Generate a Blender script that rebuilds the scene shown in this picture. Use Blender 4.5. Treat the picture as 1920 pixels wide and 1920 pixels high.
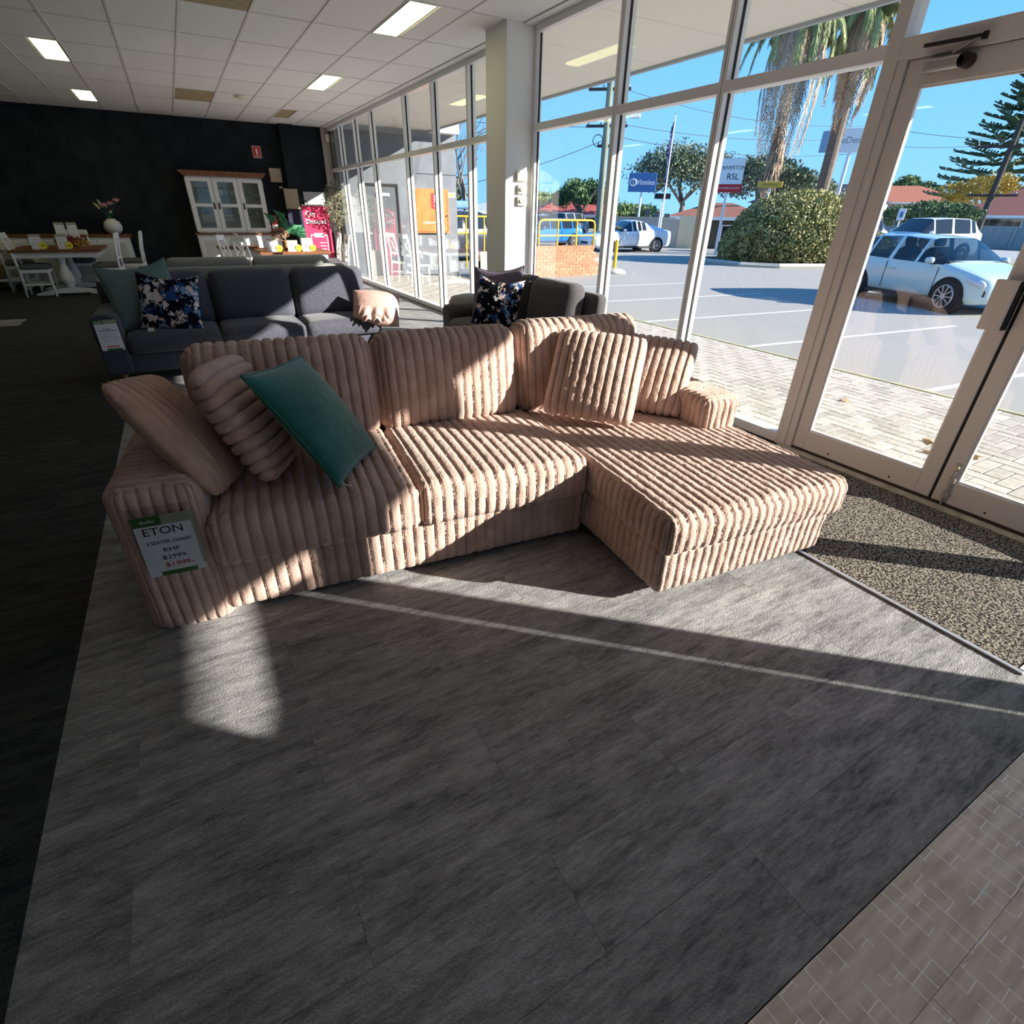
import bpy, bmesh, math, random
import numpy as np
from mathutils import Vector, Matrix, noise as mnoise
for o in list(bpy.data.objects): bpy.data.objects.remove(o)
SC = bpy.context.scene
COL = SC.collection
rnd = random.Random(7)
rad = math.radians

# ------------------------------------------------------------------ camera
cam = bpy.data.cameras.new('camera'); camo = bpy.data.objects.new('camera', cam); COL.objects.link(camo)
cam.sensor_width = 36.0; cam.lens = 977.0/1920*36.0; cam.clip_end = 400; cam.clip_start = 0.05
_yaw, _pit, _rol = 0.52606, -0.52263, 0.01888
_F = Vector((math.sin(_yaw)*math.cos(_pit), math.cos(_yaw)*math.cos(_pit), math.sin(_pit)))
_r = Vector((math.cos(_yaw), -math.sin(_yaw), 0)); _u = _r.cross(_F)
_r2 = _r*math.cos(_rol)+_u*math.sin(_rol); _u2 = -_r*math.sin(_rol)+_u*math.cos(_rol)
camo.matrix_world = Matrix(((_r2.x,_u2.x,-_F.x,0),(_r2.y,_u2.y,-_F.y,0),(_r2.z,_u2.z,-_F.z,1.55),(0,0,0,1)))
SC.camera = camo

# ------------------------------------------------------------------ sky, sun, exposure
SUN_DIR = Vector((1.0, -0.91, 0.497)).normalized()          # towards the sun
w = bpy.data.worlds.new('world'); SC.world = w; w.use_nodes = True
nt = w.node_tree; bg = nt.nodes['Background']
tco = nt.nodes.new('ShaderNodeTexCoord'); sxyz = nt.nodes.new('ShaderNodeSeparateXYZ'); nt.links.new(tco.outputs['Generated'], sxyz.inputs[0])
skr = nt.nodes.new('ShaderNodeValToRGB'); cre = skr.color_ramp; cre.elements[0].position = 0.0; cre.elements[0].color = (.27,.60,1.0,1); cre.elements[1].position = 1.0; cre.elements[1].color = (.035,.19,.62,1)
e_ = cre.elements.new(.30); e_.color = (.115,.42,.95,1)
nt.links.new(sxyz.outputs['Z'], skr.inputs[0]); nt.links.new(skr.outputs[0], bg.inputs[0]); bg.inputs[1].default_value = 0.69
sl = bpy.data.lights.new('sun', 'SUN'); sl.energy = 7.4; sl.angle = rad(0.45); sl.color = (1.0, 0.93, 0.84)
so = bpy.data.objects.new('sun', sl); COL.objects.link(so)
so.rotation_euler = (-SUN_DIR).to_track_quat('-Z', 'Y').to_euler(); so.location = (30, -27, 15)
vs = SC.view_settings; vs.view_transform = 'Standard'; vs.look = 'None'; vs.gamma = 1.0; vs.use_curve_mapping = False
vs.exposure = 1.15

# ------------------------------------------------------------------ mesh helpers
def link(o, parent=None):
    COL.objects.link(o)
    if parent is not None: o.parent = parent
    return o
def mk(name, V, F, mat, parent=None, smooth=False, bev=0.0, seg=2):
    me = bpy.data.meshes.new(name)
    me.from_pydata([tuple(map(float, p)) for p in V] if not isinstance(V, np.ndarray) else V.tolist(), [], F if not isinstance(F, np.ndarray) else F.tolist())
    if mat is not None: me.materials.append(mat)
    if smooth: me.polygons.foreach_set('use_smooth', [True]*len(me.polygons))
    me.update()
    o = bpy.data.objects.new(name, me); link(o, parent)
    if bev:
        b = o.modifiers.new('bevel', 'BEVEL'); b.width = bev; b.segments = seg; b.limit_method = 'ANGLE'; b.angle_limit = rad(40)
    return o
class B:
    def __init__(s): s.v = []; s.f = []; s.M = None
    def add(s, V, F):
        n = len(s.v)
        for p in V:
            p = Vector(p)
            s.v.append(tuple(s.M @ p) if s.M is not None else tuple(p))
        s.f += [tuple(i+n for i in q) for q in F]; return s
    def box(s, x0, x1, y0, y1, z0, z1):
        return s.add([(x0,y0,z0),(x1,y0,z0),(x1,y1,z0),(x0,y1,z0),(x0,y0,z1),(x1,y0,z1),(x1,y1,z1),(x0,y1,z1)],
                     [(3,2,1,0),(4,5,6,7),(0,1,5,4),(1,2,6,5),(2,3,7,6),(3,0,4,7)])
    def bar(s, p0, p1, wx, wy, up=(0,0,1)):
        p0 = Vector(p0); p1 = Vector(p1); d = (p1-p0).normalized(); up = Vector(up)
        if abs(d.dot(up)) > .98: up = Vector((0,1,0))
        a = d.cross(up).normalized(); b = a.cross(d)
        V = []
        for p in (p0, p1):
            for i, j in ((-1,-1),(1,-1),(1,1),(-1,1)): V.append(p+a*i*wx/2+b*j*wy/2)
        return s.add(V, [(3,2,1,0),(4,5,6,7),(0,1,5,4),(1,2,6,5),(2,3,7,6),(3,0,4,7)])
    def tube(s, pts, r, n=8, cap=True):
        pts = [Vector(p) for p in pts]; R = r if isinstance(r, (list, tuple)) else [r]*len(pts)
        V = []; F = []; a = None
        for i, p in enumerate(pts):
            d = (pts[min(i+1, len(pts)-1)]-pts[max(i-1, 0)]).normalized()
            if a is None: a = d.orthogonal().normalized()
            a = (a-d*a.dot(d)).normalized(); b = d.cross(a)
            for k in range(n):
                t = 2*math.pi*k/n; V.append(p+(a*math.cos(t)+b*math.sin(t))*R[i])
        for i in range(len(pts)-1):
            for k in range(n): F.append((i*n+k, i*n+(k+1)%n, (i+1)*n+(k+1)%n, (i+1)*n+k))
        if cap: F.append(tuple(range(n-1, -1, -1))); F.append(tuple((len(pts)-1)*n+k for k in range(n)))
        return s.add(V, F)
    def cyl(s, p0, p1, r0, r1=None, n=16): return s.tube([p0, p1], [r0, r0 if r1 is None else r1], n)
    def lathe(s, prof, n=20, c=(0,0,0)):
        V = []; F = []; m = len(prof)
        for r, z in prof:
            for k in range(n): t = 2*math.pi*k/n; V.append((c[0]+r*math.cos(t), c[1]+r*math.sin(t), c[2]+z))
        for i in range(m-1):
            for k in range(n): F.append((i*n+k, i*n+(k+1)%n, (i+1)*n+(k+1)%n, (i+1)*n+k))
        F.append(tuple(range(n-1, -1, -1))); F.append(tuple((m-1)*n+k for k in range(n)))
        return s.add(V, F)
    def prism(s, poly, a0, a1, axis='y'):
        n = len(poly); V = []
        for a in (a0, a1):
            for p, q in poly: V.append((p, a, q) if axis == 'y' else (a, p, q) if axis == 'x' else (p, q, a))
        F = [tuple(range(n)), tuple(range(2*n-1, n-1, -1))]
        for i in range(n): F.append((i, (i+1) % n, n+(i+1) % n, n+i))
        return s.add(V, F)
    def obj(s, name, mat, parent=None, smooth=False, bev=0.0, seg=2):
        o = mk(name, s.v, s.f, mat, parent, smooth, bev, seg)
        bm = bmesh.new(); bm.from_mesh(o.data); bmesh.ops.recalc_face_normals(bm, faces=bm.faces); bm.to_mesh(o.data); bm.free()
        return o
def tag(o, label, cat, group=None):
    o['label'] = label; o['category'] = cat
    if group: o['group'] = group
    return o
def E(name, label, cat, loc=(0,0,0), rz=0.0, group=None):
    o = bpy.data.objects.new(name, None); link(o); o.location = loc; o.rotation_euler = (0,0,rz); o.empty_display_size = .1
    if label: tag(o, label, cat, group)
    return o
def S(o, kind='structure'): o['kind'] = kind; return o
def struct(name, loc=(0,0,0)):
    o = bpy.data.objects.new(name, None); link(o); o.location = loc; return S(o)
def dup(o, label=None, loc=None, rz=None, parent=None):
    c = o.copy(); link(c, parent)
    if label: c['label'] = label
    if loc is not None: c.location = loc
    if rz is not None: c.rotation_euler = (0,0,rz)
    for ch in list(o.children): dup(ch, parent=c)
    return c
def text(body, size, mat, parent, loc, rot=(rad(90),0,0), name='lettering', ext=.0006, sx=1.0, align='CENTER', thick=0.0):
    cu = bpy.data.curves.new(name, 'FONT'); cu.body = body; cu.size = size; cu.extrude = ext; cu.align_x = align; cu.align_y = 'CENTER'; cu.offset = thick; cu.resolution_u = 3
    t = bpy.data.objects.new(name, cu); COL.objects.link(t); dg = bpy.context.evaluated_depsgraph_get()
    me = bpy.data.meshes.new_from_object(t.evaluated_get(dg)); bpy.data.objects.remove(t); bpy.data.curves.remove(cu)
    me.materials.clear(); me.materials.append(mat)
    o = bpy.data.objects.new(name, me); link(o, parent); o.location = loc; o.rotation_euler = rot; o.scale = (sx,1,1)
    return o

# ------------------------------------------------------------------ materials
def sock(n, k): return n.inputs[k]
def mat(name, col, rough=.6, col2=None, scale=4.0, stretch=(1,1,1), bump=0.0, bscale=60.0, bstretch=None, metal=0.0, spec=.4, sheen=0.0, lo=.35, hi=.65, detail=4.0, world=False, objrand=0.0, coat=0.0, emit=None, estr=0.0, alpha=1.0):
    m = bpy.data.materials.new(name); m.use_nodes = True; N = m.node_tree.nodes; L = m.node_tree.links; p = N['Principled BSDF']
    p.inputs['Base Color'].default_value = (*col, 1); p.inputs['Roughness'].default_value = rough; p.inputs['Metallic'].default_value = metal
    p.inputs['Specular IOR Level'].default_value = spec
    if sheen: p.inputs['Sheen Weight'].default_value = sheen; p.inputs['Sheen Roughness'].default_value = .45
    if coat: p.inputs['Coat Weight'].default_value = coat; p.inputs['Coat Roughness'].default_value = .05
    if emit: p.inputs['Emission Color'].default_value = (*emit, 1); p.inputs['Emission Strength'].default_value = estr
    if col2 or bump or objrand:
        if world: src = N.new('ShaderNodeNewGeometry').outputs['Position']
        else: src = N.new('ShaderNodeTexCoord').outputs['Object']
        inf = None
        if objrand:
            inf = N.new('ShaderNodeObjectInfo'); mu = N.new('ShaderNodeVectorMath'); mu.operation = 'MULTIPLY_ADD'
            cb = N.new('ShaderNodeCombineXYZ'); L.new(inf.outputs['Random'], cb.inputs[0]); L.new(inf.outputs['Random'], cb.inputs[1]); L.new(inf.outputs['Random'], cb.inputs[2])
            L.new(cb.outputs[0], mu.inputs[0]); mu.inputs[1].default_value = (31.7, 17.3, 9.1); L.new(src, mu.inputs[2]); src = mu.outputs[0]
        if col2:
            mp = N.new('ShaderNodeMapping'); mp.inputs['Scale'].default_value = stretch; L.new(src, mp.inputs[0])
            no = N.new('ShaderNodeTexNoise'); no.inputs['Scale'].default_value = scale; no.inputs['Detail'].default_value = detail; L.new(mp.outputs[0], no.inputs['Vector'])
            cr = N.new('ShaderNodeValToRGB'); cr.color_ramp.elements[0].color = (*col, 1); cr.color_ramp.elements[1].color = (*col2, 1)
            cr.color_ramp.elements[0].position = lo; cr.color_ramp.elements[1].position = hi
            L.new(no.outputs['Fac'], cr.inputs[0]); out = cr.outputs[0]
            if objrand:
                hs = N.new('ShaderNodeHueSaturation'); mr = N.new('ShaderNodeMapRange'); L.new(inf.outputs['Random'], mr.inputs[0]); mr.inputs[3].default_value = 1-objrand; mr.inputs[4].default_value = 1+objrand
                L.new(mr.outputs[0], hs.inputs['Value']); L.new(out, hs.inputs['Color']); out = hs.outputs[0]
            L.new(out, p.inputs['Base Color'])
        if bump:
            mp2 = N.new('ShaderNodeMapping'); mp2.inputs['Scale'].default_value = bstretch or (1,1,1); L.new(src, mp2.inputs[0])
            n2 = N.new('ShaderNodeTexNoise'); n2.inputs['Scale'].default_value = bscale; n2.inputs['Detail'].default_value = 3; L.new(mp2.outputs[0], n2.inputs['Vector'])
            bp = N.new('ShaderNodeBump'); bp.inputs['Strength'].default_value = 1.0; bp.inputs['Distance'].default_value = bump; L.new(n2.outputs['Fac'], bp.inputs['Height']); L.new(bp.outputs[0], p.inputs['Normal'])
    return m
def emis(name, col, st):
    m = bpy.data.materials.new(name); m.use_nodes = True; N = m.node_tree.nodes; N.remove(N['Principled BSDF']); e = N.new('ShaderNodeEmission')
    e.inputs[0].default_value = (*col, 1); e.inputs[1].default_value = st; m.node_tree.links.new(e.outputs[0], N['Material Output'].inputs[0]); return m
def glass(name, tint=(.97,.985,.98), refl=1.0, base=0.02, haze=0.0):
    m = bpy.data.materials.new(name); m.use_nodes = True; N = m.node_tree.nodes; L = m.node_tree.links; N.remove(N['Principled BSDF'])
    t = N.new('ShaderNodeBsdfTransparent'); t.inputs[0].default_value = (*tint, 1); g = N.new('ShaderNodeBsdfGlossy'); g.inputs['Roughness'].default_value = .0
    ge = N.new('ShaderNodeNewGeometry'); dt = N.new('ShaderNodeVectorMath'); dt.operation = 'DOT_PRODUCT'; L.new(ge.outputs['Normal'], dt.inputs[0]); L.new(ge.outputs['Incoming'], dt.inputs[1])
    def mth(op, a_, b_=None):
        q = N.new('ShaderNodeMath'); q.operation = op
        for i_, v_ in enumerate((a_, b_)):
            if v_ is None: continue
            if isinstance(v_, (int, float)): q.inputs[i_].default_value = v_
            else: L.new(v_, q.inputs[i_])
        return q.outputs[0]
    c1 = mth('SUBTRACT', 1.0, mth('ABSOLUTE', dt.outputs['Value'])); f5 = mth('POWER', c1, 5.0)
    mu = N.new('ShaderNodeMath'); mu.operation = 'MULTIPLY'; L.new(mth('ADD', mth('MULTIPLY', f5, .96), .04), mu.inputs[0]); mu.inputs[1].default_value = refl
    mx = N.new('ShaderNodeMixShader'); L.new(mu.outputs[0], mx.inputs[0]); L.new(t.outputs[0], mx.inputs[1]); L.new(g.outputs[0], mx.inputs[2]); out = mx.outputs[0]
    L.new(out, N['Material Output'].inputs[0]); return m
FUR = mat('rib_plush', (.44,.30,.245), .95, (.56,.395,.33), 9, bump=.004, bscale=110, sheen=.25, spec=.1)
FURT = mat('rib_plush_tan', (.42,.27,.19), .95, (.52,.35,.25), 9, bump=.004, bscale=110, sheen=.25, spec=.1)
def carpetmat(name, c1, c2, rv):
    m = mat(name, c1, .95, c2, 4.0, (1.0,5,1), bump=.006, bscale=150, spec=.06, world=True, objrand=rv, lo=.33, hi=.70, detail=6, bstretch=(1,1.7,1))
    N = m.node_tree.nodes; L = m.node_tree.links; cr = [n for n in N if n.type == 'VALTORGB'][0]; old = cr.inputs[0].links[0].from_socket; mp = old.node.inputs['Vector'].links[0].from_socket
    n2 = N.new('ShaderNodeTexNoise'); n2.inputs['Scale'].default_value = 19; n2.inputs['Detail'].default_value = 8; n2.inputs['Roughness'].default_value = .75; L.new(mp, n2.inputs['Vector'])
    mx = N.new('ShaderNodeMix'); mx.inputs[0].default_value = .58; L.new(old, mx.inputs[2]); L.new(n2.outputs['Fac'], mx.inputs[3]); L.new(mx.outputs[0], cr.inputs[0]); return m
CARPET = carpetmat('carpet_plank', (.085,.085,.086), (.52,.515,.51), .06)
CARPETD = carpetmat('carpet_dark', (.016,.017,.017), (.085,.087,.085), .12)
MATM = mat('entry_mat', (.012,.011,.010), .98, (.34,.30,.25), 100, (1,1,1), bump=.006, bscale=150, spec=.1, world=True, lo=.42, hi=.62, detail=2)
VINYL = mat('vinyl_timber', (.54,.445,.345), .42, (.84,.75,.63), 2.5, (2.2,16,1), bump=.0006, bscale=80, world=True, detail=9, lo=.3, hi=.7, bstretch=(1,9,1))
WHITEP = mat('white_paint', (.80,.80,.79), .45)
ALU = mat('white_aluminium', (.80,.79,.78), .35, spec=.5)
ALUW = mat('almond_aluminium', (.68,.645,.61), .4, spec=.5)
GASKET = mat('rubber_gasket', (.015,.015,.016), .7)
TILE = mat('ceiling_tile', (.84,.835,.82), .9, (.90,.895,.88), 60, bump=.0012, bscale=300, objrand=.025)
TBAR = mat('ceiling_grid', (.72,.71,.69), .5)
TANT = mat('stained_tile', (.36,.29,.17), .9, (.44,.36,.22), 30)
DARKW = mat('dark_painted_brick', (.008,.011,.014), .75, (.018,.022,.026), 3, bump=.004, bscale=9, bstretch=(1,1,5), spec=.2)
GREYW = mat('grey_wall', (.66,.66,.65), .9, bump=.001, bscale=40)
PLASTER = mat('plaster', (.80,.80,.79), .7)
GLASS = glass('window_glass', (.96,.975,.97), 1.0)
STEEL = mat('steel', (.48,.46,.43), .4, metal=.6)
DARKM = mat('dark_metal', (.03,.028,.026), .4, metal=.5)
BLACK = mat('black', (.01,.01,.01), .5)
WHITE = mat('white', (.85,.85,.85), .5)
PAPER = mat('paper', (.82,.83,.85), .7)
GREEN = mat('green_print', (.045,.16,.03), .6)
TAUPE = mat('taupe_print', (.40,.38,.29), .6)
INK = mat('ink', (.02,.02,.03), .7)
RED = mat('red_print', (.55,.02,.03), .5)
YEL = mat('yellow_print', (.90,.78,.04), .5)
# ================================================================== STRUCTURE
GX = 3.80
floor = S(B().box(-9,3.9,-4.5,16.2,-.25,-.008).obj('floor', CARPETD))
# carpet planks (child pieces of the floor)
_pm = {}
def plank(name, x0, x1, y0, y1, m, z=0.0, g=.0004, par=None):
    k = (round(x1-x0,3), round(y1-y0,3), m.name)
    if k not in _pm:
        b = B(); hx = (x1-x0)/2-g; hy = (y1-y0)/2-g
        b.add([(-hx,-hy,-.007),(hx,-hy,-.007),(hx,hy,-.007),(-hx,hy,-.007),(-hx,-hy,-.0007),(hx,-hy,-.0007),(hx,hy,-.0007),(-hx,hy,-.0007),(-hx+.0007,-hy+.0007,0),(hx-.0007,-hy+.0007,0),(hx-.0007,hy-.0007,0),(-hx+.0007,hy-.0007,0)],
              [(0,1,5,4),(1,2,6,5),(2,3,7,6),(3,0,4,7),(4,5,9,8),(5,6,10,9),(6,7,11,10),(7,4,8,11),(8,9,10,11)])
        o = b.obj(name, m, par or floor); _pm[k] = o.data
    else:
        o = bpy.data.objects.new(name, _pm[k]); link(o, par or floor)
    o.location = ((x0+x1)/2, (y0+y1)/2, z); return o
for k in range(0, 28):
    y0 = .11+.25*k; y1 = y0+.25; off = 0.0 if k % 2 == 0 else .5
    xe = 3.72 if (y0 > 2.3 or k == 0) else 2.485
    x = -2.0+off
    while x < xe:
        a = max(x, -.73); b_ = min(x+1.0, xe)
        if b_-a > .02: plank('carpet_plank', a, b_, y0, y1, CARPET)
        x += 1.0
    x = -3.0+off
    while x < -.73:
        b_ = min(x+1.0, -.73)
        if b_-x > .02: plank('carpet_plank', x, b_, y0, y1, CARPETD)
        x += 1.0
ye = .11+.25*28
mk('carpet_field', [(-.73,ye,0),(3.72,ye,0),(3.72,16.0,0),(-.73,16.0,0)], [(0,1,2,3)], CARPET, floor)
mk('carpet_field', [(-9,ye,0),(-.73,ye,0),(-.73,16.0,0),(-9,16.0,0)], [(0,1,2,3)], CARPETD, floor)
mk('carpet_field', [(-9,-4.4,0),(-3,-4.4,0),(-3,ye,0),(-9,ye,0)], [(0,1,2,3)], CARPETD, floor)
mk('carpet_field', [(-3,-4.4,0),(-.73,-4.4,0),(-.73,.11,0),(-3,.11,0)], [(0,1,2,3)], CARPETD, floor)
mk('carpet_field', [(-3,.11,-.001),(-2.5,.11,-.001),(-2.5,ye,-.001),(-3,ye,-.001)], [(0,1,2,3)], CARPETD, floor)
plank('light_carpet_square', -3.0, -2.3, 10.4, 11.0, CARPET, z=.003)
# vinyl entry floor, scored with pale dashes
def vinyl_mat():
    m = VINYL; N = m.node_tree.nodes; L = m.node_tree.links; p = N['Principled BSDF']; src = p.inputs['Base Color'].links[0].from_socket
    g = N.new('ShaderNodeNewGeometry'); mp = N.new('ShaderNodeMapping'); mp.inputs['Rotation'].default_value = (0,0,rad(88)); L.new(g.outputs['Position'], mp.inputs[0])
    br = N.new('ShaderNodeTexBrick'); br.inputs['Scale'].default_value = 1.0; br.inputs['Mortar Size'].default_value = .0014; br.inputs['Brick Width'].default_value = .075; br.inputs['Row Height'].default_value = .047; br.offset = .37; br.squash = 1.6; br.squash_frequency = 3
    L.new(mp.outputs[0], br.inputs['Vector']); n3 = N.new('ShaderNodeTexNoise'); n3.inputs['Scale'].default_value = 14; L.new(g.outputs['Position'], n3.inputs['Vector'])
    gt = N.new('ShaderNodeMath'); gt.operation = 'GREATER_THAN'; L.new(n3.outputs['Fac'], gt.inputs[0]); gt.inputs[1].default_value = .47
    mu = N.new('ShaderNodeMath'); mu.operation = 'MULTIPLY'; L.new(br.outputs['Fac'], mu.inputs[0]); L.new(gt.outputs[0], mu.inputs[1])
    m2 = N.new('ShaderNodeMath'); m2.operation = 'MULTIPLY'; L.new(mu.outputs[0], m2.inputs[0]); m2.inputs[1].default_value = 1.0
    mx = N.new('ShaderNodeMix'); mx.data_type = 'RGBA'; L.new(m2.outputs[0], mx.inputs[0]); L.new(src, mx.inputs[6]); mx.inputs[7].default_value = (.97,.95,.90,1); L.new(mx.outputs[2], p.inputs['Base Color'])
vinyl_mat()
for k in range(9):
    y1 = .108-.18*k; xx = -.6+(.5 if k % 2 else 0)
    while xx < 3.7:
        a = max(xx, -.73); plank('vinyl_plank', a, min(xx+1.2, 3.72), y1-.18, y1, VINYL, z=.0007, g=.0003); xx += 1.2
mk('vinyl_field', [(-.73,-4.4,0),(3.72,-4.4,0),(3.72,-1.51,0),(-.73,-1.51,0)], [(0,1,2,3)], VINYL, floor)
# entry mat and its metal edging
em = tag(B().box(2.51,3.66,.285,2.28,.0005,.008).obj('entry_mat', MATM), 'grey speckled loop entrance mat inside the glass doors', 'mat')
S(B().box(2.485,2.508,.262,2.3,.0005,.010).obj('trim_1', mat('alloy_trim', (.42,.42,.42), .45, metal=.4), bev=.003))
S(B().box(2.509,3.70,.262,.283,.0005,.012).obj('trim_2', mat('pale_trim', (.72,.72,.70), .5), bev=.002))
S(B().box(3.665,3.735,.25,2.26,.0005,.016).obj('trim_3', mat('threshold', (.50,.47,.39), .5, (.33,.30,.24), 20), bev=.003))

# ---- walls
wf = S(B().box(-9,3.62,16.0,16.25,0,3.4).obj('wall_far', DARKW))
# painted brick courses in the lit part of the dark wall would be finer than ten pixels: relief lives in the material
pil = B().box(2.66,2.98,15.78,16.0,0,3.26).obj('pilaster', DARKW, wf)
B().box(2.98,3.62,15.90,16.0,0,3.26).obj('pier', DARKW, wf)
S(B().box(3.62,3.86,15.80,16.1,0,3.26).obj('trim_4', mat('beige_jamb', (.42,.38,.33), .6)))
S(B().box(-9.2,-9,-4.5,16.2,0,3.4).obj('wall_left', GREYW))
wb = S(B().box(-9,3.9,-4.7,-4.5,3.25,3.4).obj('wall_back', GREYW))
B().box(-9,1.383,-4.7,-4.5,0,3.25).obj('pier', GREYW, wb); B().box(2.9,3.9,-4.7,-4.5,0,3.25).obj('pier', GREYW, wb)
for k in (5,):  # unseen window added behind the camera, brings in frontal fill light
    x0 = -6.2+9.1/6*k; fill_win = struct('window_%d' % (30+k)); x1 = x0+9.1/6
    B().box(x0,x0+.06,-4.66,-4.54,0,3.25).obj('mullion', ALU, fill_win); B().box(x0+.06,x1,-4.65,-4.55,2.335,2.405).obj('transom', ALU, fill_win); B().box(x0+.06,x1,-4.65,-4.55,0,.08).obj('sill', ALU, fill_win)
    B().box(x0+.05,x1+.01,-4.603,-4.597,.06,2.35).obj('pane', GLASS, fill_win); B().box(x0+.05,x1+.01,-4.603,-4.597,2.39,3.25).obj('pane', GLASS, fill_win)
S(B().box(3.74,3.95,-4.6,-2.32,0,3.4).obj('wall_right', PLASTER))
colm = S(B().box(3.43,3.88,6.2,6.68,0,3.26).obj('column', PLASTER, bev=.004))

# ---- ceiling grid
CZ = 3.25
ceil = S(B().box(-9,3.9,-4.6,16.2,3.275,3.4).obj('ceiling', PLASTER))
GXs = [.54+.62*k for k in range(-9, 5)]      # -5.04 ... 3.02
GYs = [7.45+1.23*k for k in range(-5, 8)]
LIGHTS = [(4, 6.22), (4, 9.91), (-2, 9.91), (-2, 13.6), (-6, 9.91), (-6, 6.22), (-2, 2.53), (4, 2.53), (-6, 2.53)]
tm = B().box(-.298,.298,-.603,.603,0,.014).obj('ceiling_tile', TILE, ceil); tdata = tm.data; first = True
tan = {(.54,12.37):1, (.54,6.22):1}
lt = emis('tube_diffuser', (1.0, .96, .46), 2.5)
def near(a, b): return abs(a-b) < .08
gxi = {k: .54+.62*(k-1) for k in range(-12, 8)}
light_at = [(2.40, 6.22), (2.40, 9.91), (-1.00+.0, 9.91), (-1.00, 13.6), (-4.42, 9.91), (-4.42, 6.22), (-4.42, 13.6)]  # the three aisle-row lights are unseen, added to brighten the room
def tile(x0, y0, w_, l_, m, name='ceiling_tile'):
    global first
    if m is TILE and near(w_, .62) and near(l_, 1.23):
        if first: o = tm; first = False
        else: o = bpy.data.objects.new(name, tdata); link(o, ceil)
        o.location = (x0+w_/2, y0+l_/2, CZ+rnd.uniform(0,.0007)); o.rotation_euler = (rnd.uniform(-.0012,.0012), rnd.uniform(-.002,.002), 0); return o
    return B().box(x0+.012,x0+w_-.012,y0+.012,y0+l_-.012,CZ,CZ+.014).obj(name, m, ceil)
for gx in GXs:
    for gy in GYs:
        lit = None
        for lx, ly in light_at:
            if near(gy, ly) and (gx-.02 <= lx < gx+.6): lit = lx
        if lit is not None:
            rest0, rest1 = (gx+.32, gx+.62) if lit-gx < .15 else (gx, lit)
            if rest1-rest0 > .1: tile(rest0, gy, rest1-rest0, 1.23, TILE)
            continue
        if near(gx, .54) and (near(gy, 12.37) or near(gy, 6.22)): tile(gx, gy, .62, 1.23, TANT, 'stained_tile'); continue
        if near(gx, 2.40) and near(gy, 13.6): tile(gx, gy, .30, 1.23, TANT, 'stained_tile'); tile(gx+.31, gy, .31, 1.23, TILE); continue
        tile(gx, gy, .62, 1.23, TILE)
for gx in GXs+[3.02+.62]:
    if gx < 3.5: B().box(gx-.012,gx+.012,GYs[0],16.0,CZ-.006,CZ+.02).obj('grid_runner', TBAR, ceil)
for gy in GYs+[GYs[-1]+1.23]:
    B().box(GXs[0],3.64,gy-.009,gy+.009,CZ-.003,CZ+.02).obj('grid_cross_bar', TBAR, ceil)
for gy in GYs: tile(3.02, gy, .62, 1.23, TILE)
B().box(3.635,3.80,-4.5,16.0,CZ-.012,CZ+.02).obj('plaster_margin', PLASTER, ceil)
B().box(-9,3.64,-4.5,GYs[0],CZ,CZ+.02).obj('plaster_margin', PLASTER, ceil)
B().box(-9,GXs[0],GYs[0],16.0,CZ,CZ+.02).obj('plaster_margin', PLASTER, ceil)
names = {(2.40,6.22):'long pale yellow fluorescent ceiling light nearest the white column', (2.40,9.91):'fluorescent ceiling light over the tables, second along the window row',
         (-1.0,9.91):'fluorescent ceiling light at far left of the grid ceiling', (-1.0,13.6):'small far fluorescent ceiling light just before the dark wall'}
for lx, ly in light_at:
    r = E('ceiling_light', names.get((lx,ly), 'added ceiling fill light in the %s row, %s, outside the picture' % ('aisle' if lx < -3 else 'middle' if lx < 0 else 'window', 'before the dark wall' if ly > 12 else 'level with the tables' if ly > 8 else 'one bay nearer than the column' if ly > 5 else 'right above the viewer')), 'ceiling light', (lx+.15, ly+.615, CZ), 0, 'recessed ceiling lights')
    B().box(-.135,.135,-.595,.595,-.001,.010).obj('diffuser', lt, r)
    fr = B(); fr.box(-.152,-.135,-.612,.612,-.006,.012); fr.box(.135,.152,-.612,.612,-.006,.012); fr.box(-.135,.135,-.612,-.595,-.006,.012); fr.box(-.135,.135,.595,.612,-.006,.012); fr.obj('frame', TBAR, r)
r = E('smoke_detector', 'round off-white smoke detector on the ceiling grid', 'smoke detector', (1.56,12.55,CZ))
B().lathe([(.11,-.0),(.11,-.012),(.095,-.03),(.05,-.045),(.0,-.045)],24).obj('base', mat('cream_plastic',(.72,.68,.55),.5), r, True)

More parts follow.
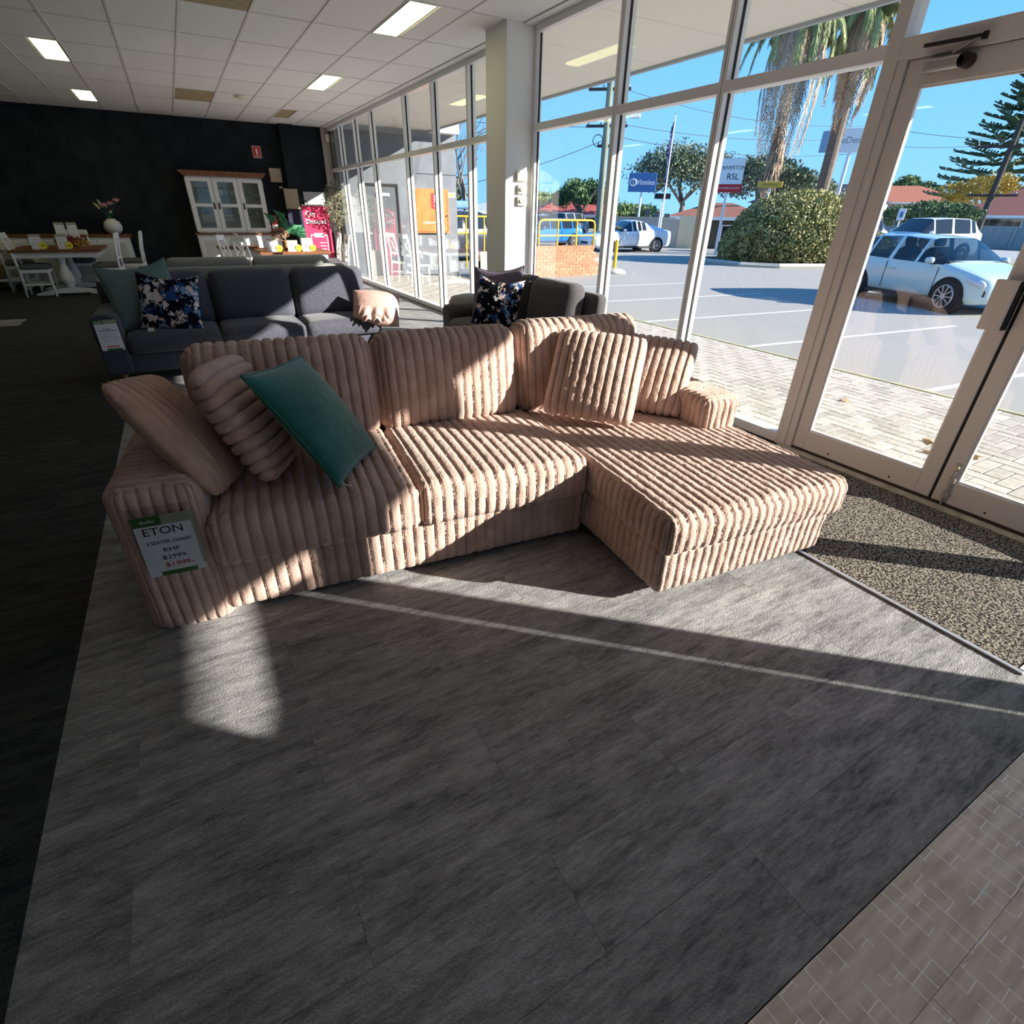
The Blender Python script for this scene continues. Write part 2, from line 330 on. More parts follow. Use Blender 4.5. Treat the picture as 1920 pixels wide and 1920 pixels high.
# ---- glazing : bays between uprights
def upright(y, z0, z1, par, wid=.07, m=ALU, x0=3.745, x1=3.865):
    """a split mullion: two extrusions with a dark gasket between them"""
    h = wid/2
    B().box(x0,x1,y-h,y-.006,z0,z1).obj('mullion', m, par, bev=.002)
    B().box(x0+.006,x1,y+.006,y+h,z0,z1).obj('mullion', m, par, bev=.002)
    B().box(x0+.012,x1-.005,y-.006,y+.006,z0,z1).obj('gasket', GASKET, par)
nwin = 0
def bay(ya, yb, m=ALU, left=True, right=True, za=.02):
    """one bay of the shopfront, ya<yb; ya side carries the upright"""
    global nwin; nwin += 1
    r = struct('window_%d' % nwin)
    if left: upright(ya, .0, 3.24, r, m=m)
    B().box(3.75,3.86,ya+.035,yb-.035,2.335,2.405).obj('transom', m, r, bev=.003)
    B().box(3.75,3.86,ya+.035,yb-.035,3.175,3.24).obj('head', m, r, bev=.003)
    B().box(3.75,3.86,ya+.035,yb-.035,.0,.075).obj('sill', m, r, bev=.003)
    B().box(3.803,3.809,ya+.03,yb-.03,.07,2.34).obj('pane', GLASS, r)
    B().box(3.803,3.809,ya+.03,yb-.03,2.40,3.18).obj('pane', GLASS, r)
    for y in (ya+.037, yb-.037):
        B().box(3.795,3.817,y-.004,y+.004,.075,2.335).obj('gasket', GASKET, r); B().box(3.795,3.817,y-.004,y+.004,2.405,3.175).obj('gasket', GASKET, r)
    return r
ys = [6.72, 7.85, 9.09, 10.35, 12.27, 13.45, 14.70, 15.80]
for a, b_ in zip(ys[:-1], ys[1:]): bay(a, b_, left=a > 6.8)
for a, b_ in ((4.73, 6.165), (3.50, 4.73), (2.27, 3.50)): bay(a, b_, left=a > 2.4)
S(B().box(3.77,3.83,6.16,6.2,0,3.25).obj('trim_5', ALU))
# door portal (almond aluminium)
pt = struct('door_frame')
B().box(3.735,3.88,2.235,2.315,0,3.25).obj('jamb', ALUW, pt, bev=.004)
B().box(3.745,3.87,2.185,2.235,0,2.33).obj('jamb', ALUW, pt, bev=.004)
B().box(3.735,3.88,.09,2.235,2.315,2.415).obj('head', ALUW, pt, bev=.004)
B().box(3.735,3.88,.09,.17,0,3.25).obj('jamb', ALUW, pt, bev=.004)
B().box(3.75,3.86,.17,2.235,3.175,3.24).obj('head', ALUW, pt, bev=.003)
B().box(3.80,3.806,.16,2.24,2.41,3.18).obj('pane', GLASS, pt)
B().box(3.78,3.83,1.19,1.215,2.415,3.175).obj('mullion', ALUW, pt) if False else None
B().box(3.75,3.86,.17,2.185,-.004,.018).obj('sill', mat('rusty_track', (.06,.035,.02), .6), pt)
def door(n, y0, y1):
    r = struct('door_%d' % n)
    st = .085
    for a in (y0, y1-st): B().box(3.765,3.815,a,a+st,.022,2.312).obj('stile', ALUW, r, bev=.004)
    B().box(3.765,3.815,y0+st,y1-st,.022,.165).obj('bottom_rail', ALUW, r, bev=.003)
    B().box(3.765,3.815,y0+st,y1-st,2.19,2.312).obj('top_rail', ALUW, r, bev=.003)
    B().box(3.787,3.793,y0+st-.01,y1-st+.01,.155,2.2).obj('pane', GLASS, r)
    for z in (.165, 2.18): B().box(3.782,3.798,y0+st,y1-st,z,z+.01).obj('gasket', ALU, r)
    for y in (y0+st, y1-st-.012): B().box(3.775,3.803,y,y+.012,.165,2.19).obj('glazing_bead', ALU, r, bev=.002)
    for y in (y0+.25, y1-.28):
        B().cyl((3.764,y,.055),(3.767,y,.055),.007,n=10).obj('screw', DARKM, r)
    return r
d1 = door(1, 1.222, 2.18)
d2 = door(2, .18, 1.205)
B().box(3.775,3.81,1.2055,1.2215,.022,2.312).obj('gasket', GASKET, d2)
# lever guard box on the first door, closer above, flush bolt on the second
hb = B(); hb.box(3.70,3.745,1.235,1.335,1.035,1.285); hb.obj('push_handle', ALUW, d1, bev=.006)
B().box(3.72,3.766,1.222,1.245,1.04,1.28).obj('handle_bracket', DARKM, d1, bev=.004)
cl = B().box(3.70,3.765,1.865,2.075,2.235,2.292).obj('door_closer', STEEL, d1, bev=.012)
B().cyl((3.70,1.875,2.263),(3.765,1.875,2.263),.033,n=20).obj('closer_cap', DARKM, cl, bev=.004)
B().bar((3.715,1.94,2.30),(3.70,1.815,2.345),.022,.008).obj('closer_arm', STEEL, cl)
B().bar((3.705,2.09,2.352),(3.70,1.81,2.345),.026,.014).obj('closer_track', DARKM, cl)
B().cyl((3.705,1.812,2.33),(3.705,1.812,2.36),.014,n=12).obj('closer_pivot', DARKM, cl)
bt = B().box(3.757,3.766,1.125,1.155,.03,.285).obj('flush_bolt', STEEL, d2, bev=.002)
B().cyl((3.752,1.14,.26),(3.74,1.14,.26),.012,n=12).obj('knob', mat('brass',(.5,.45,.3),.35,metal=.8), bt)
B().cyl((3.752,1.14,.0),(3.752,1.14,.24),.007,n=8).obj('rod', STEEL, bt)
B().box(3.746,3.758,1.122,1.158,.06,.10).obj('keeper', STEEL, bt, bev=.002); B().box(3.746,3.758,1.122,1.158,.16,.19).obj('keeper', STEEL, bt, bev=.002)
# bay right of the doors, its post, an added board cut to shape the sun patch and the solid wall beyond (all out of frame, they shade the floor)
bay(-1.06, .09, left=False)
r = struct('window_%d' % (nwin+1)); nwin += 1
B().box(3.74,3.87,-1.16,-1.06,0,3.25).obj('mullion', ALU, r)
B().box(3.803,3.809,-2.32,-1.16,0.07,3.2).obj('pane', GLASS, r)
B().box(3.75,3.86,-2.32,-1.16,2.36,2.43).obj('transom', ALU, r); B().box(3.75,3.86,-2.32,-1.16,3.175,3.24).obj('head', ALU, r)
poly = [(-2.32,.0),(-1.215,.0),(-1.215,1.92),(-2.0,1.92),(-2.12,1.935),(-2.22,1.965),(-2.28,2.02),(-2.32,2.12)]
tag(B().prism(poly, 3.76, 3.79, 'x').obj('window_board', mat('shade_board_paint',(.6,.6,.58),.7)), 'pale unseen board added in the window beyond the doors to shape sun on the carpet', 'board')
# switch boxes on the column
CR = mat('cream_switch', (.70,.66,.52), .45)
for (z0, z1, x0, x1, lb, dial) in ((1.86,1.95,3.565,3.70,'plain cream control box at top of the three on the white column',False),(1.735,1.825,3.585,3.70,'cream dial controller in the middle of three on the white column',True),(1.615,1.708,3.582,3.70,'cream dial controller lowest of three on the white column',True)):
    r = E('wall_controller', lb, 'wall control', ((x0+x1)/2, 6.2, z0), 0, 'controls on the column')
    hw = (x1-x0)/2; hh = z1-z0
    B().box(-hw,hw,-.035,0,0,hh).obj('housing', CR, r, bev=.004)
    if dial:
        k = B().cyl((-.018,-.034,hh/2),(-.018,-.052,hh/2),.026,.022,20).obj('dial', CR, r, bev=.002)
        B().box(-.021,-.015,-.056,-.051,hh/2-.02,hh/2+.02).obj('pointer', CR, k)
        for q in range(4): B().cyl((.036-.003*q,-.034,hh*.82-.02*q),(.036-.003*q,-.0365,hh*.82-.02*q),.004,n=8).obj('mark', mat('grey_mark%d'%q,(.35,.33,.28),.5), r)
    else: B().box(-hw+.004,hw-.02,-.041,-.035,.006,hh-.026).obj('cover', CR, r, bev=.003)
# ================================================================== CORDUROY CHAISE SOFA
def merge(V, F):
    key = np.round(V/1e-5).astype(np.int64)
    _, idx, inv = np.unique(key, axis=0, return_index=True, return_inverse=True)
    inv = inv.reshape(-1); return V[idx], inv[F]
def furnoise(V, N, amp, fr, seed=0.0):
    d = np.array([mnoise.noise(Vector((p[0]*fr+seed, p[1]*fr, p[2]*fr))) for p in V])
    return V+N*(d*amp)[:, None]
def ribbed(size, r, axes, pitch=.052, amp=.0135, bulge=0.0, frontbulge=0.0, step=.022, seed=0.0, fur=.0035, spr=7):
    """rounded box centred on the origin; axes[k] = rib coordinate axis for faces whose normal is along k (None: plain)"""
    a = np.array(size)/2; Vs = []; Fs = []; Cs = []; Ns = []; off = 0
    pit = [2*a[i]/max(1, round(2*a[i]/pitch)) for i in range(3)]
    def samples(i, k):
        if axes.get(k) == i: return int(round(2*a[i]/pit[i]))*spr
        return max(6, int(2*a[i]/step))
    # counts must agree between neighbouring faces: use the finest need of each axis
    cnt = [max(samples(i, k) for k in range(3) if k != i) for i in range(3)]
    for k in range(3):
        i, j = [q for q in range(3) if q != k]
        s = np.linspace(-a[i], a[i], cnt[i]+1); t = np.linspace(-a[j], a[j], cnt[j]+1)
        G = np.stack(np.meshgrid(s, t, indexing='ij'), -1).reshape(-1, 2)
        for sg in (-1, 1):
            P = np.zeros((len(G), 3)); P[:, i] = G[:, 0]; P[:, j] = G[:, 1]; P[:, k] = sg*a[k]
            Vs.append(P); n0 = cnt[i]+1; n1 = cnt[j]+1
            q = (np.arange(n0-1)[:, None]*n1+np.arange(n1-1)[None]).reshape(-1)
            f = np.stack([q, q+n1, q+n1+1, q+1], -1)
            flip = (sg > 0) == (k == 1)
            if flip: f = f[:, ::-1]
            Fs.append(f+off); off += len(G)
    P = np.concatenate(Vs); F = np.concatenate(Fs); P, F = merge(P, F)
    c = np.clip(P, -(a-r), a-r); d = P-c; N = d/np.linalg.norm(d, axis=1)[:, None]
    V = c+N*r
    w = N**4; w /= w.sum(1)[:, None]; disp = np.zeros(len(P))
    for k in range(3):
        ax = axes.get(k)
        if ax is None: disp += w[:, k]*amp*.55; continue
        t = ((P[:, ax]+a[ax])/pit[ax]) % 1.0; t = np.where((t < 1e-6) | (t > 1-1e-6), 0, t)
        disp += w[:, k]*amp*np.clip(1-np.abs(2*t-1)**2.7, 0, 1)**.5
    V = V+N*(disp-amp)[:, None]
    s = P/a
    V[:, 2] += bulge*np.clip(s[:, 2], 0, 1)*np.clip((1-s[:, 0]**2), 0, 1)**.6*np.clip(1-s[:, 1]**2, 0, 1)**.6
    V[:, 1] -= frontbulge*np.clip(-s[:, 1], 0, 1)*np.clip(1-s[:, 0]**2, 0, 1)**.5*np.clip(1-s[:, 2]**2, 0, 1)**.6
    if fur: V = furnoise(V, N, fur, 26.0, seed); V = furnoise(V, N, fur*.8, 75.0, seed+9)
    return V, F
def pillow(w_, h_, t_, rib=None, pitch=.05, amp=.010, n=72, pinch=.07, seed=0.0, fur=.003, pw=.55, sag=0.0, rnd_=0.0):
    """upright cushion: x width, z height, y thickness; rib 0 = ribs run up, 2 = ribs run across"""
    L = {0: w_, 2: h_}
    nr = round(L[rib]/pitch) if rib is not None else 0
    nx = nr*7 if rib == 0 else n; nz = nr*7 if rib == 2 else n
    s = np.linspace(-1, 1, nx+1); t = np.linspace(-1, 1, nz+1); Sg, Tg = [g.reshape(-1) for g in np.meshgrid(s, t, indexing='ij')]
    X = w_/2*Sg*(1-pinch*(1-Tg**2)); Z = h_/2*Tg*(1-pinch*(1-Sg**2))
    X = X*(1-rnd_*Tg**6); Z = Z*(1-rnd_*Sg**6)
    th = t_/2*(np.clip(1-Sg**2, 0, 1)*np.clip(1-Tg**2, 0, 1))**pw
    th = th+.006*(np.clip(1-np.maximum(abs(Sg), abs(Tg))**8, 0, 1))
    if rib is not None:
        c = (Sg if rib == 0 else Tg); u = ((c+1)/2*nr) % 1.0; u = np.where((u < 1e-6) | (u > 1-1e-6), 0, u)
        rr = np.clip(1-np.abs(2*u-1)**2.6, 0, 1)**.5
        edge = np.clip((1-np.maximum(abs(Sg), abs(Tg)))*9, 0, 1)**.5
        th = th+amp*(rr-.5)*edge
        if rib == 0: Z = Z+np.sign(Tg)*abs(Tg)**12*amp*.9*(rr-.5)
        else: X = X+np.sign(Sg)*abs(Sg)**12*amp*.9*(rr-.5)
    th = np.maximum(th, 0)
    edge_mask = (np.maximum(abs(Sg), abs(Tg)) > 1-1e-9); th[edge_mask] = 0
    if sag: Z = Z-sag*np.clip(1-Sg**2, 0, 1)*(Tg+1)/2
    A = np.stack([X, -th, Z], -1); Bk = np.stack([X, th, Z], -1)
    n1 = nz+1; q = (np.arange(nx)[:, None]*n1+np.arange(nz)[None]).reshape(-1); f = np.stack([q, q+n1, q+n1+1, q+1], -1)
    V = np.concatenate([A, Bk]); F = np.concatenate([f, f[:, ::-1]+len(A)]); V, F = merge(V, F)
    N = np.stack([V[:, 0]*.4, np.where(V[:, 1] < 0, -1, 1)*1.0, V[:, 2]*.4], -1); N /= np.linalg.norm(N, axis=1)[:, None]
    if fur: V = furnoise(V, N, fur, 24.0, seed); V = furnoise(V, N, fur*.7, 70.0, seed+5)
    return V, F
def place(V, c, rx=0.0): # tilt about x then move
    if rx:
        y = V[:, 1]*math.cos(rx)-V[:, 2]*math.sin(rx); z = V[:, 1]*math.sin(rx)+V[:, 2]*math.cos(rx); V = V.copy(); V[:, 1] = y; V[:, 2] = z
    return V+np.array(c)
SOF = E('chaise_sofa', 'large brown ribbed plush corner sofa with chaise end on grey carpet', 'sofa', (-.469, 2.136, 0), rad(-6))
def part(name, VF, c, rx=0.0, m=FUR): return mk(name, place(VF[0], c, rx), VF[1], m, SOF, True)
SEATAX = {2: 0, 1: 0, 0: 1}; ARMAX = {2: 1, 0: 1, 1: 0}
# bases
part('base', ribbed((1.76, .93, .27), .03, {1: 0, 0: 1, 2: None}, seed=1), (1.17, .475, .155))
part('chaise_base', ribbed((1.03, 1.58, .235), .035, {1: 0, 0: 1, 2: None}, pitch=.047, seed=2), (2.555, .135, .175))
# seats
for k, (x0, x1) in enumerate(((.30, 1.155), (1.155, 2.035))):
    part('seat_cushion', ribbed((x1-x0+.012, .86, .225), .055, SEATAX, seed=3+k, bulge=.025, frontbulge=.012), ((x0+x1)/2, .385, .375))
part('chaise_cushion', ribbed((1.085, 1.50, .195), .045, SEATAX, pitch=.047, seed=6, bulge=.022, frontbulge=.02, spr=6), (2.565, .065, .372))
# arms
part('arm', ribbed((.325, .99, .70), .075, ARMAX, pitch=.043, seed=7, amp=.014), (.158, .49, .318))
part('arm', ribbed((.275, .93, .64), .06, ARMAX, pitch=.043, seed=8), (2.965, .53, .345))
# backs
part('back_frame', ribbed((2.78, .2, .66), .06, {1: 0, 0: 1, 2: 0}, seed=9, spr=5, step=.04), (1.56, .985, .40))
for k, (x0, x1, dz, dy) in enumerate(((.255, 1.15, 0, 0), (1.15, 1.985, 0, .01), (1.985, 2.86, .015, .02))):
    part('back_cushion', ribbed((x1-x0+.01, .24, .555), .10, {2: 0, 1: 0, 0: 1}, seed=11+k, frontbulge=.035, amp=.014), ((x0+x1)/2, .845+dy, .705+dz), rad(-9))
for x, y in ((.12,.2),(.12,.85),(2.95,.85),(2.2,-.45),(2.9,-.45),(1.5,.3)):
    B().cyl((x,y,0),(x,y,.07),.025,.03,12).obj('foot', BLACK, SOF)
# scatter cushions: centre (u,v,z), yaw, lean, roll, size fitted in the sofa's own frame
SOFM = Matrix.Translation((-.469,2.136,0)) @ Matrix.Rotation(rad(-6), 4, 'Z')
def cushion(name, label, VF, m, c, yaw, lean, roll, frame=SOFM, cat='cushion', group=None):
    b = Vector((math.cos(yaw), math.sin(yaw), 0)); h = Vector((-math.sin(yaw), math.cos(yaw), 0)); z = Vector((0,0,1))
    up = h*math.cos(lean)+z*math.sin(lean); b2 = b*math.cos(roll)+up*math.sin(roll); up2 = -b*math.sin(roll)+up*math.cos(roll); nn = up2.cross(b2)
    Mx = Matrix(((b2.x,nn.x,up2.x,c[0]),(b2.y,nn.y,up2.y,c[1]),(b2.z,nn.z,up2.z,c[2]),(0,0,0,1)))
    o = mk(name, VF[0], VF[1], m, None, True); o.matrix_world = frame @ Mx
    if label: tag(o, label, cat, group)
    return o
cushion('cushion', 'tan ribbed plush cushion leaning on the left sofa arm', pillow(.50,.52,.12,0,seed=21,pitch=.05,amp=.030,pinch=.0,pw=.6,rnd_=.05), FURT, (.27,.33,.735), 1.509, 1.0, -.226)
cushion('cushion', 'mauve-brown cushion with crosswise ribs, between the tan and the green cushions', pillow(.50,.52,.16,2,seed=22,pitch=.05,amp=.022,pinch=.0,pw=.4,rnd_=.08), mat('rib_plush_mauve',(.45,.295,.245),.95,(.56,.385,.325),9,bump=.004,bscale=110,sheen=.25,spec=.1), (.53,.37,.76), 1.333, 1.138, -.096)
VELV = mat('green_velvet', (.016,.092,.070), .9, (.026,.135,.105), 5, bump=.001, bscale=30, sheen=.5, spec=.05)
gc = cushion('cushion', 'emerald green velvet cushion leaning on the ribbed sofa', pillow(.54,.54,.15,None,seed=23,fur=.0015,n=48,pinch=.05), VELV, (.801,.275,.755), 1.179, .933, -.114)
def piping(par, w_, h_, m, pinch=.05, r=.006, name='piping', sag=0.0):
    pts = []
    for k in range(80):
        t = k/80*4; e = int(t); q = (t-e)*2-1
        s, u = ((q,-1),(1,q),(-q,1),(-1,-q))[e]
        pts.append((w_/2*s*(1-pinch*(1-u*u)), 0, h_/2*u*(1-pinch*(1-s*s))-sag*max(0,1-s*s)*(u+1)/2))
    pts.append(pts[0]); return B().tube(pts, r, 6, False).obj(name, m, par, True)
piping(gc, .54, .54, VELV)
lp = [(-.262+.0*k, -.012, -.262) for k in range(1)]
B().tube([(-.25,-.01,-.262),(-.255,-.02,-.285),(-.235,-.025,-.30),(-.225,-.022,-.285),(-.215,-.02,-.29)], .0018, 5).obj('tag_loop', WHITE, gc)
cushion('cushion', 'square ribbed plush cushion in front, propped on the chaise corner', pillow(.53,.52,.18,0,seed=24,pitch=.048,amp=.016,pinch=.02,pw=.45,rnd_=.05), FUR, (2.342,.478,.735), -.667, .959, -.058)
cushion('cushion', 'ribbed plush cushion leaning on the right sofa arm behind another', pillow(.53,.51,.18,0,seed=25,pitch=.048,amp=.016,pinch=.02,pw=.45,rnd_=.05), FUR, (2.767,.549,.695), -.782, .80, -.055)
# price tag on the left arm front
tg = E('price_tag', 'white handwritten price card with green header on the sofa arm front', 'price tag', SOFM @ Vector((.175,-.032,.425)), rad(-6))
tg.rotation_euler = (rad(-4), 0, rad(-6))
B().box(-.098,.098,0,.0015,-.127,.127).obj('card', PAPER, tg)
B().box(-.099,-.005,-.0008,.0005,.088,.127).obj('green_header', GREEN, tg)
B().box(-.005,.105,-.0008,.0005,.088,.127).obj('taupe_header', TAUPE, tg)
B().box(.090,.104,-.0004,.0008,-.10,.09).obj('taupe_edge', TAUPE, tg)
B().box(-.058,.065,-.0008,.0005,-.127,-.109).obj('green_footer', GREEN, tg)
LT = dict(name='handwriting', ext=.0003)
for body, sz, m, x, z, sx in (('dunks',.020,WHITE,-.05,.107,1.0),('ETON',.044,INK,-.008,.063,1.15),('3 SEATER CHAISE',.0195,INK,.0,.016,1.0),('RHF',.024,INK,0,-.018,1.35),('$2999-',.0245,INK,.006,-.050,1.3),('$1999-',.0255,RED,.012,-.084,1.35)):
    text(body, sz, m, tg, (x,-.0012,z), sx=sx, **LT)
cl_ = glass('clear_plastic', (.93,.94,.94), 1.0); B().box(-.104,.106,-.003,-.0022,-.128,.165).obj('plastic_sleeve', cl_, tg)
# ================================================================== GREY SOFAS
GRY = mat('charcoal_weave', (.062,.063,.082), .9, (.088,.088,.112), 60, bump=.0012, bscale=420, sheen=.2, spec=.15)
GRY2 = mat('warm_charcoal_weave', (.07,.065,.07), .9, (.10,.095,.10), 60, bump=.0012, bscale=420, sheen=.2, spec=.15)
LGRY = mat('pale_grey_weave', (.22,.215,.205), .9, (.29,.285,.27), 60, bump=.0012, bscale=420, sheen=.2, spec=.15)
OAK = mat('oak', (.42,.20,.06), .5, (.52,.27,.09), 6, (1,1,8))
def softbox(size, r, bulge=0.0, fb=0.0, seed=0.0, step=.05):
    V, F = ribbed(size, r, {}, amp=0.0, bulge=bulge, frontbulge=fb, step=step, fur=0); return furnoise(V, V*0+np.array([0,0,1.0]), .004, 5.0, seed), F
def sofa(name, label, loc, rz, m, W, nseat, D=.92, back=.95, seat=.45, armh=.66, armw=.22, legm=OAK, cat='sofa', backlean=-10, arms=(-1,1)):
    r = E(name, label, cat, loc, rz)      # local: x width centred, -y front at y=0, back at y=D
    P = lambda n, VF, c, rx=0.0: mk(n, place(VF[0], c, rx), VF[1], m, r, True)
    P('base', softbox((W-.06, D-.1, .20), .03), (0, D/2+.01, .21))
    iw = W-len(arms)*armw; sw = iw/nseat; ox = 0 if len(arms) == 2 else armw/2
    for k in range(nseat):
        x = ox-iw/2+sw*(k+.5)
        P('seat_cushion', softbox((sw-.006, D-.26, .17), .05, .03, .015, k), (x, (D-.26)/2+.0, seat-.075))
        P('back_cushion', softbox((sw-.008, .22, back-seat+.04), .09, 0, .04, k+3), (x, D-.28, (back+seat)/2-.01), rad(backlean))
    for s_ in arms:
        # arm with a rounded top that swells to the front
        poly = []
        for q in range(9): t = math.pi*q/8; poly.append((s_*(W/2-armw/2)+math.cos(t)*armw/2*(1.05), armh-.09+math.sin(t)*.09))
        poly = [(s_*(W/2-armw/2)+armw/2*.95, .12)]+poly+[(s_*(W/2-armw/2)-armw/2*.95, .12)]
        a = B().prism(poly, .02, D-.06).obj('arm', m, r, True, bev=.02); a.modifiers['bevel'].angle_limit = rad(60)
        for p in a.data.polygons: p.use_smooth = len(p.vertices) == 4
    P('back_panel', softbox((W-.1, .14, back-.2), .05), (0, D-.1, back/2+.02), rad(backlean*.4))
    for x in (-W/2+.12, W/2-.12):
        for y in (.1, D-.12): B().cyl((x,y,0),(x,y,.12),.018,.028,12).obj('leg', legm, r)
    return r
sofa('grey_sofa', 'charcoal three-seat fabric sofa with oak legs behind the brown sofa', (.47, 6.18, 0), 0, GRY, 2.70, 3, back=.96, seat=.46, armh=.68, arms=(-1,))
sofa('pale_sofa', 'pale grey two-cushion sofa seen over the charcoal sofa back', (.74, 8.65, 0), math.pi, LGRY, 2.35, 2, back=1.0, seat=.46, armh=.60)
sofa('loveseat', 'warm charcoal two-seat sofa with its back to the shop window', (2.52, 5.16, 0), rad(-90), GRY2, 1.92, 2, D=1.0, back=.95, armh=.60, armw=.2)
r = E('ottoman', 'light grey rounded ottoman half hidden behind the loveseat arm', 'ottoman', (3.30,6.95,0)); B().lathe([(.26,.08),(.29,.12),(.30,.30),(.29,.46),(.25,.53),(.12,.56),(0,.565)],24).obj('upholstery', LGRY, r, True)
for a in range(4): B().cyl((.2*math.cos(a*1.57+.78),.2*math.sin(a*1.57+.78),0),(.2*math.cos(a*1.57+.78),.2*math.sin(a*1.57+.78),.1),.018,n=10).obj('leg', OAK, r)
I4 = Matrix.Identity(4)
def floral(name, base, seed):
    m = bpy.data.materials.new(name); m.use_nodes = True; N = m.node_tree.nodes; L = m.node_tree.links; p = N['Principled BSDF']; p.inputs['Roughness'].default_value = .85; p.inputs['Specular IOR Level'].default_value = .1
    tc = N.new('ShaderNodeTexCoord'); mp = N.new('ShaderNodeMapping'); mp.inputs['Location'].default_value = (seed, seed*2, 0); L.new(tc.outputs['Object'], mp.inputs[0])
    wn = N.new('ShaderNodeTexNoise'); wn.inputs['Scale'].default_value = 30; L.new(mp.outputs[0], wn.inputs['Vector'])
    mv = N.new('ShaderNodeVectorMath'); mv.operation = 'MULTIPLY_ADD'; L.new(wn.outputs['Color'], mv.inputs[0]); mv.inputs[1].default_value = (.07,.07,.07); L.new(mp.outputs[0], mv.inputs[2])
    def layer(sc, lo, hi, col, prev, off):
        m2 = N.new('ShaderNodeMapping'); m2.inputs['Location'].default_value = (off, off, off); L.new(mv.outputs[0], m2.inputs[0])
        n = N.new('ShaderNodeTexNoise'); n.inputs['Scale'].default_value = sc; n.inputs['Detail'].default_value = 3; n.inputs['Roughness'].default_value = .6; L.new(m2.outputs[0], n.inputs['Vector'])
        r = N.new('ShaderNodeValToRGB'); r.color_ramp.elements[0].position = lo; r.color_ramp.elements[1].position = hi; L.new(n.outputs['Fac'], r.inputs[0])
        mx = N.new('ShaderNodeMix'); mx.data_type = 'RGBA'; L.new(r.outputs[0], mx.inputs[0]); mx.inputs[7].default_value = (*col, 1)
        if prev is None: mx.inputs[6].default_value = (*base, 1)
        else: L.new(prev, mx.inputs[6])
        return mx.outputs[2]
    o = layer(7, .54, .58, (.02,.06,.20), None, 3.1); o = layer(8, .60, .62, (.16,.30,.48), o, 5.2); o = layer(10, .565, .585, (.62,.50,.48), o, 8.8); o = layer(11, .60, .615, (.72,.70,.72), o, 12.3)
    L.new(o, p.inputs['Base Color']); return m
def upcushion(name, label, c, w_, h_, m, yaw, lean=75, roll=0, t=.16, pinch=.07, seed=0, sag=0.0):
    return cushion(name, label, pillow(w_,h_,t,None,seed=seed,fur=.002,n=36,pinch=pinch,sag=sag), m, c, rad(yaw), rad(lean), rad(roll), I4)
TEAL = mat('teal_linen', (.10,.17,.165), .9, (.13,.21,.20), 40, bump=.001, bscale=300)
tc_ = upcushion('cushion', 'dusty teal linen cushion in the left corner of the charcoal sofa', (-.42,6.60,.79), .62, .60, TEAL, 8, 68, 6, seed=31, sag=.05)
piping(tc_, .62, .60, TEAL, .07, sag=.05)
fc = upcushion('cushion', 'navy cushion with pink and white blossom print on the charcoal sofa', (-.21,6.42,.73), .54, .54, floral('blossom_print', (.004,.005,.014), 1.3), -6, 66, -6, seed=32, sag=.04)
B().box(.0,.052,-.002,0,-.052,0).obj('swing_tag', mat('card_cream',(.72,.68,.60),.7), fc).location = (-.20,-.05,-.27)
PINK = mat('pink_linen', (.52,.32,.28), .9, (.60,.38,.33), 30, bump=.001, bscale=300)
pc = upcushion('cushion', 'pale pink cushion with a ruffled flap on the sofa end', (1.80,6.30,.56), .52, .44, PINK, -16, 48, -6, t=.24, seed=33, pinch=.02)
def flap(w_, z0, z1, y0, amp, nm):
    n1, n2 = 30, 10; V = []; 
    for i in range(n1+1):
        for j in range(n2+1):
            u = i/n1*2-1; t = j/n2; V.append((w_*u*(1+.12*t), y0-.055*math.sin(t*1.6)*(1-.3*u*u)-amp*t*math.sin(u*9+.6), z0+(z1-z0)*t-.02*u*u+.012*t*math.sin(u*11)))
    F = [(i*(n2+1)+j, (i+1)*(n2+1)+j, (i+1)*(n2+1)+j+1, i*(n2+1)+j+1) for i in range(n1) for j in range(n2)]
    o = mk(nm, V, F, PINK, pc, True); o.modifiers.new('thick','SOLIDIFY').thickness = .008
flap(.17, -.02, -.20, -.095, .022, 'flap'); flap(.13, -.10, -.25, -.10, .018, 'flap')
PURP = mat('mauve_linen', (.12,.095,.14), .9, (.15,.12,.17), 30, bump=.001, bscale=300)
pq = upcushion('cushion', 'mauve-grey cushion on the loveseat behind the patterned one', (2.98,5.55,.76), .60, .56, PURP, -52, 70, 4, seed=34, sag=.04)
piping(pq, .60, .56, PURP, .07, sag=.04)
upcushion('cushion', 'black cushion with cream and blue petal print on the loveseat', (2.82,5.25,.71), .52, .52, floral('petal_print', (.004,.004,.008), 4.7), -48, 66, -4, seed=35, sag=.04)
tgg = E('price_tag', 'printed card with green header hung on the charcoal sofa arm', 'price tag', (-.76,6.165,.50))
B().box(-.088,.088,0,.0015,-.135,.135).obj('card', PAPER, tgg); B().box(-.088,-.01,-.001,.0006,.10,.135).obj('green_header', GREEN, tgg); B().box(-.01,.088,-.001,.0006,.10,.135).obj('taupe_header', TAUPE, tgg); B().box(-.05,.07,-.001,.0006,-.135,-.118).obj('green_footer', GREEN, tgg)
text('dunks', .026, WHITE, tgg, (-.05,-.0014,.117)); text('SOFA', .022, INK, tgg, (0,-.0014,.055)) if False else None
for z, w_ in ((.055,.03),(.04,.07),(.01,.05),(-.01,.06),(-.03,.06),(-.05,.05)): B().box(-w_,w_,-.0012,.0004,z-.0035,z+.0035 if z > .03 else z-.001).obj('print_line', mat('print_grey%g'%z,(.25,.25,.27),.7), tgg)
for k in range(5): B().box(-.04+.02*k,-.028+.02*k,-.0012,.0004,-.108,-.092).obj('price_digit', RED, tgg)

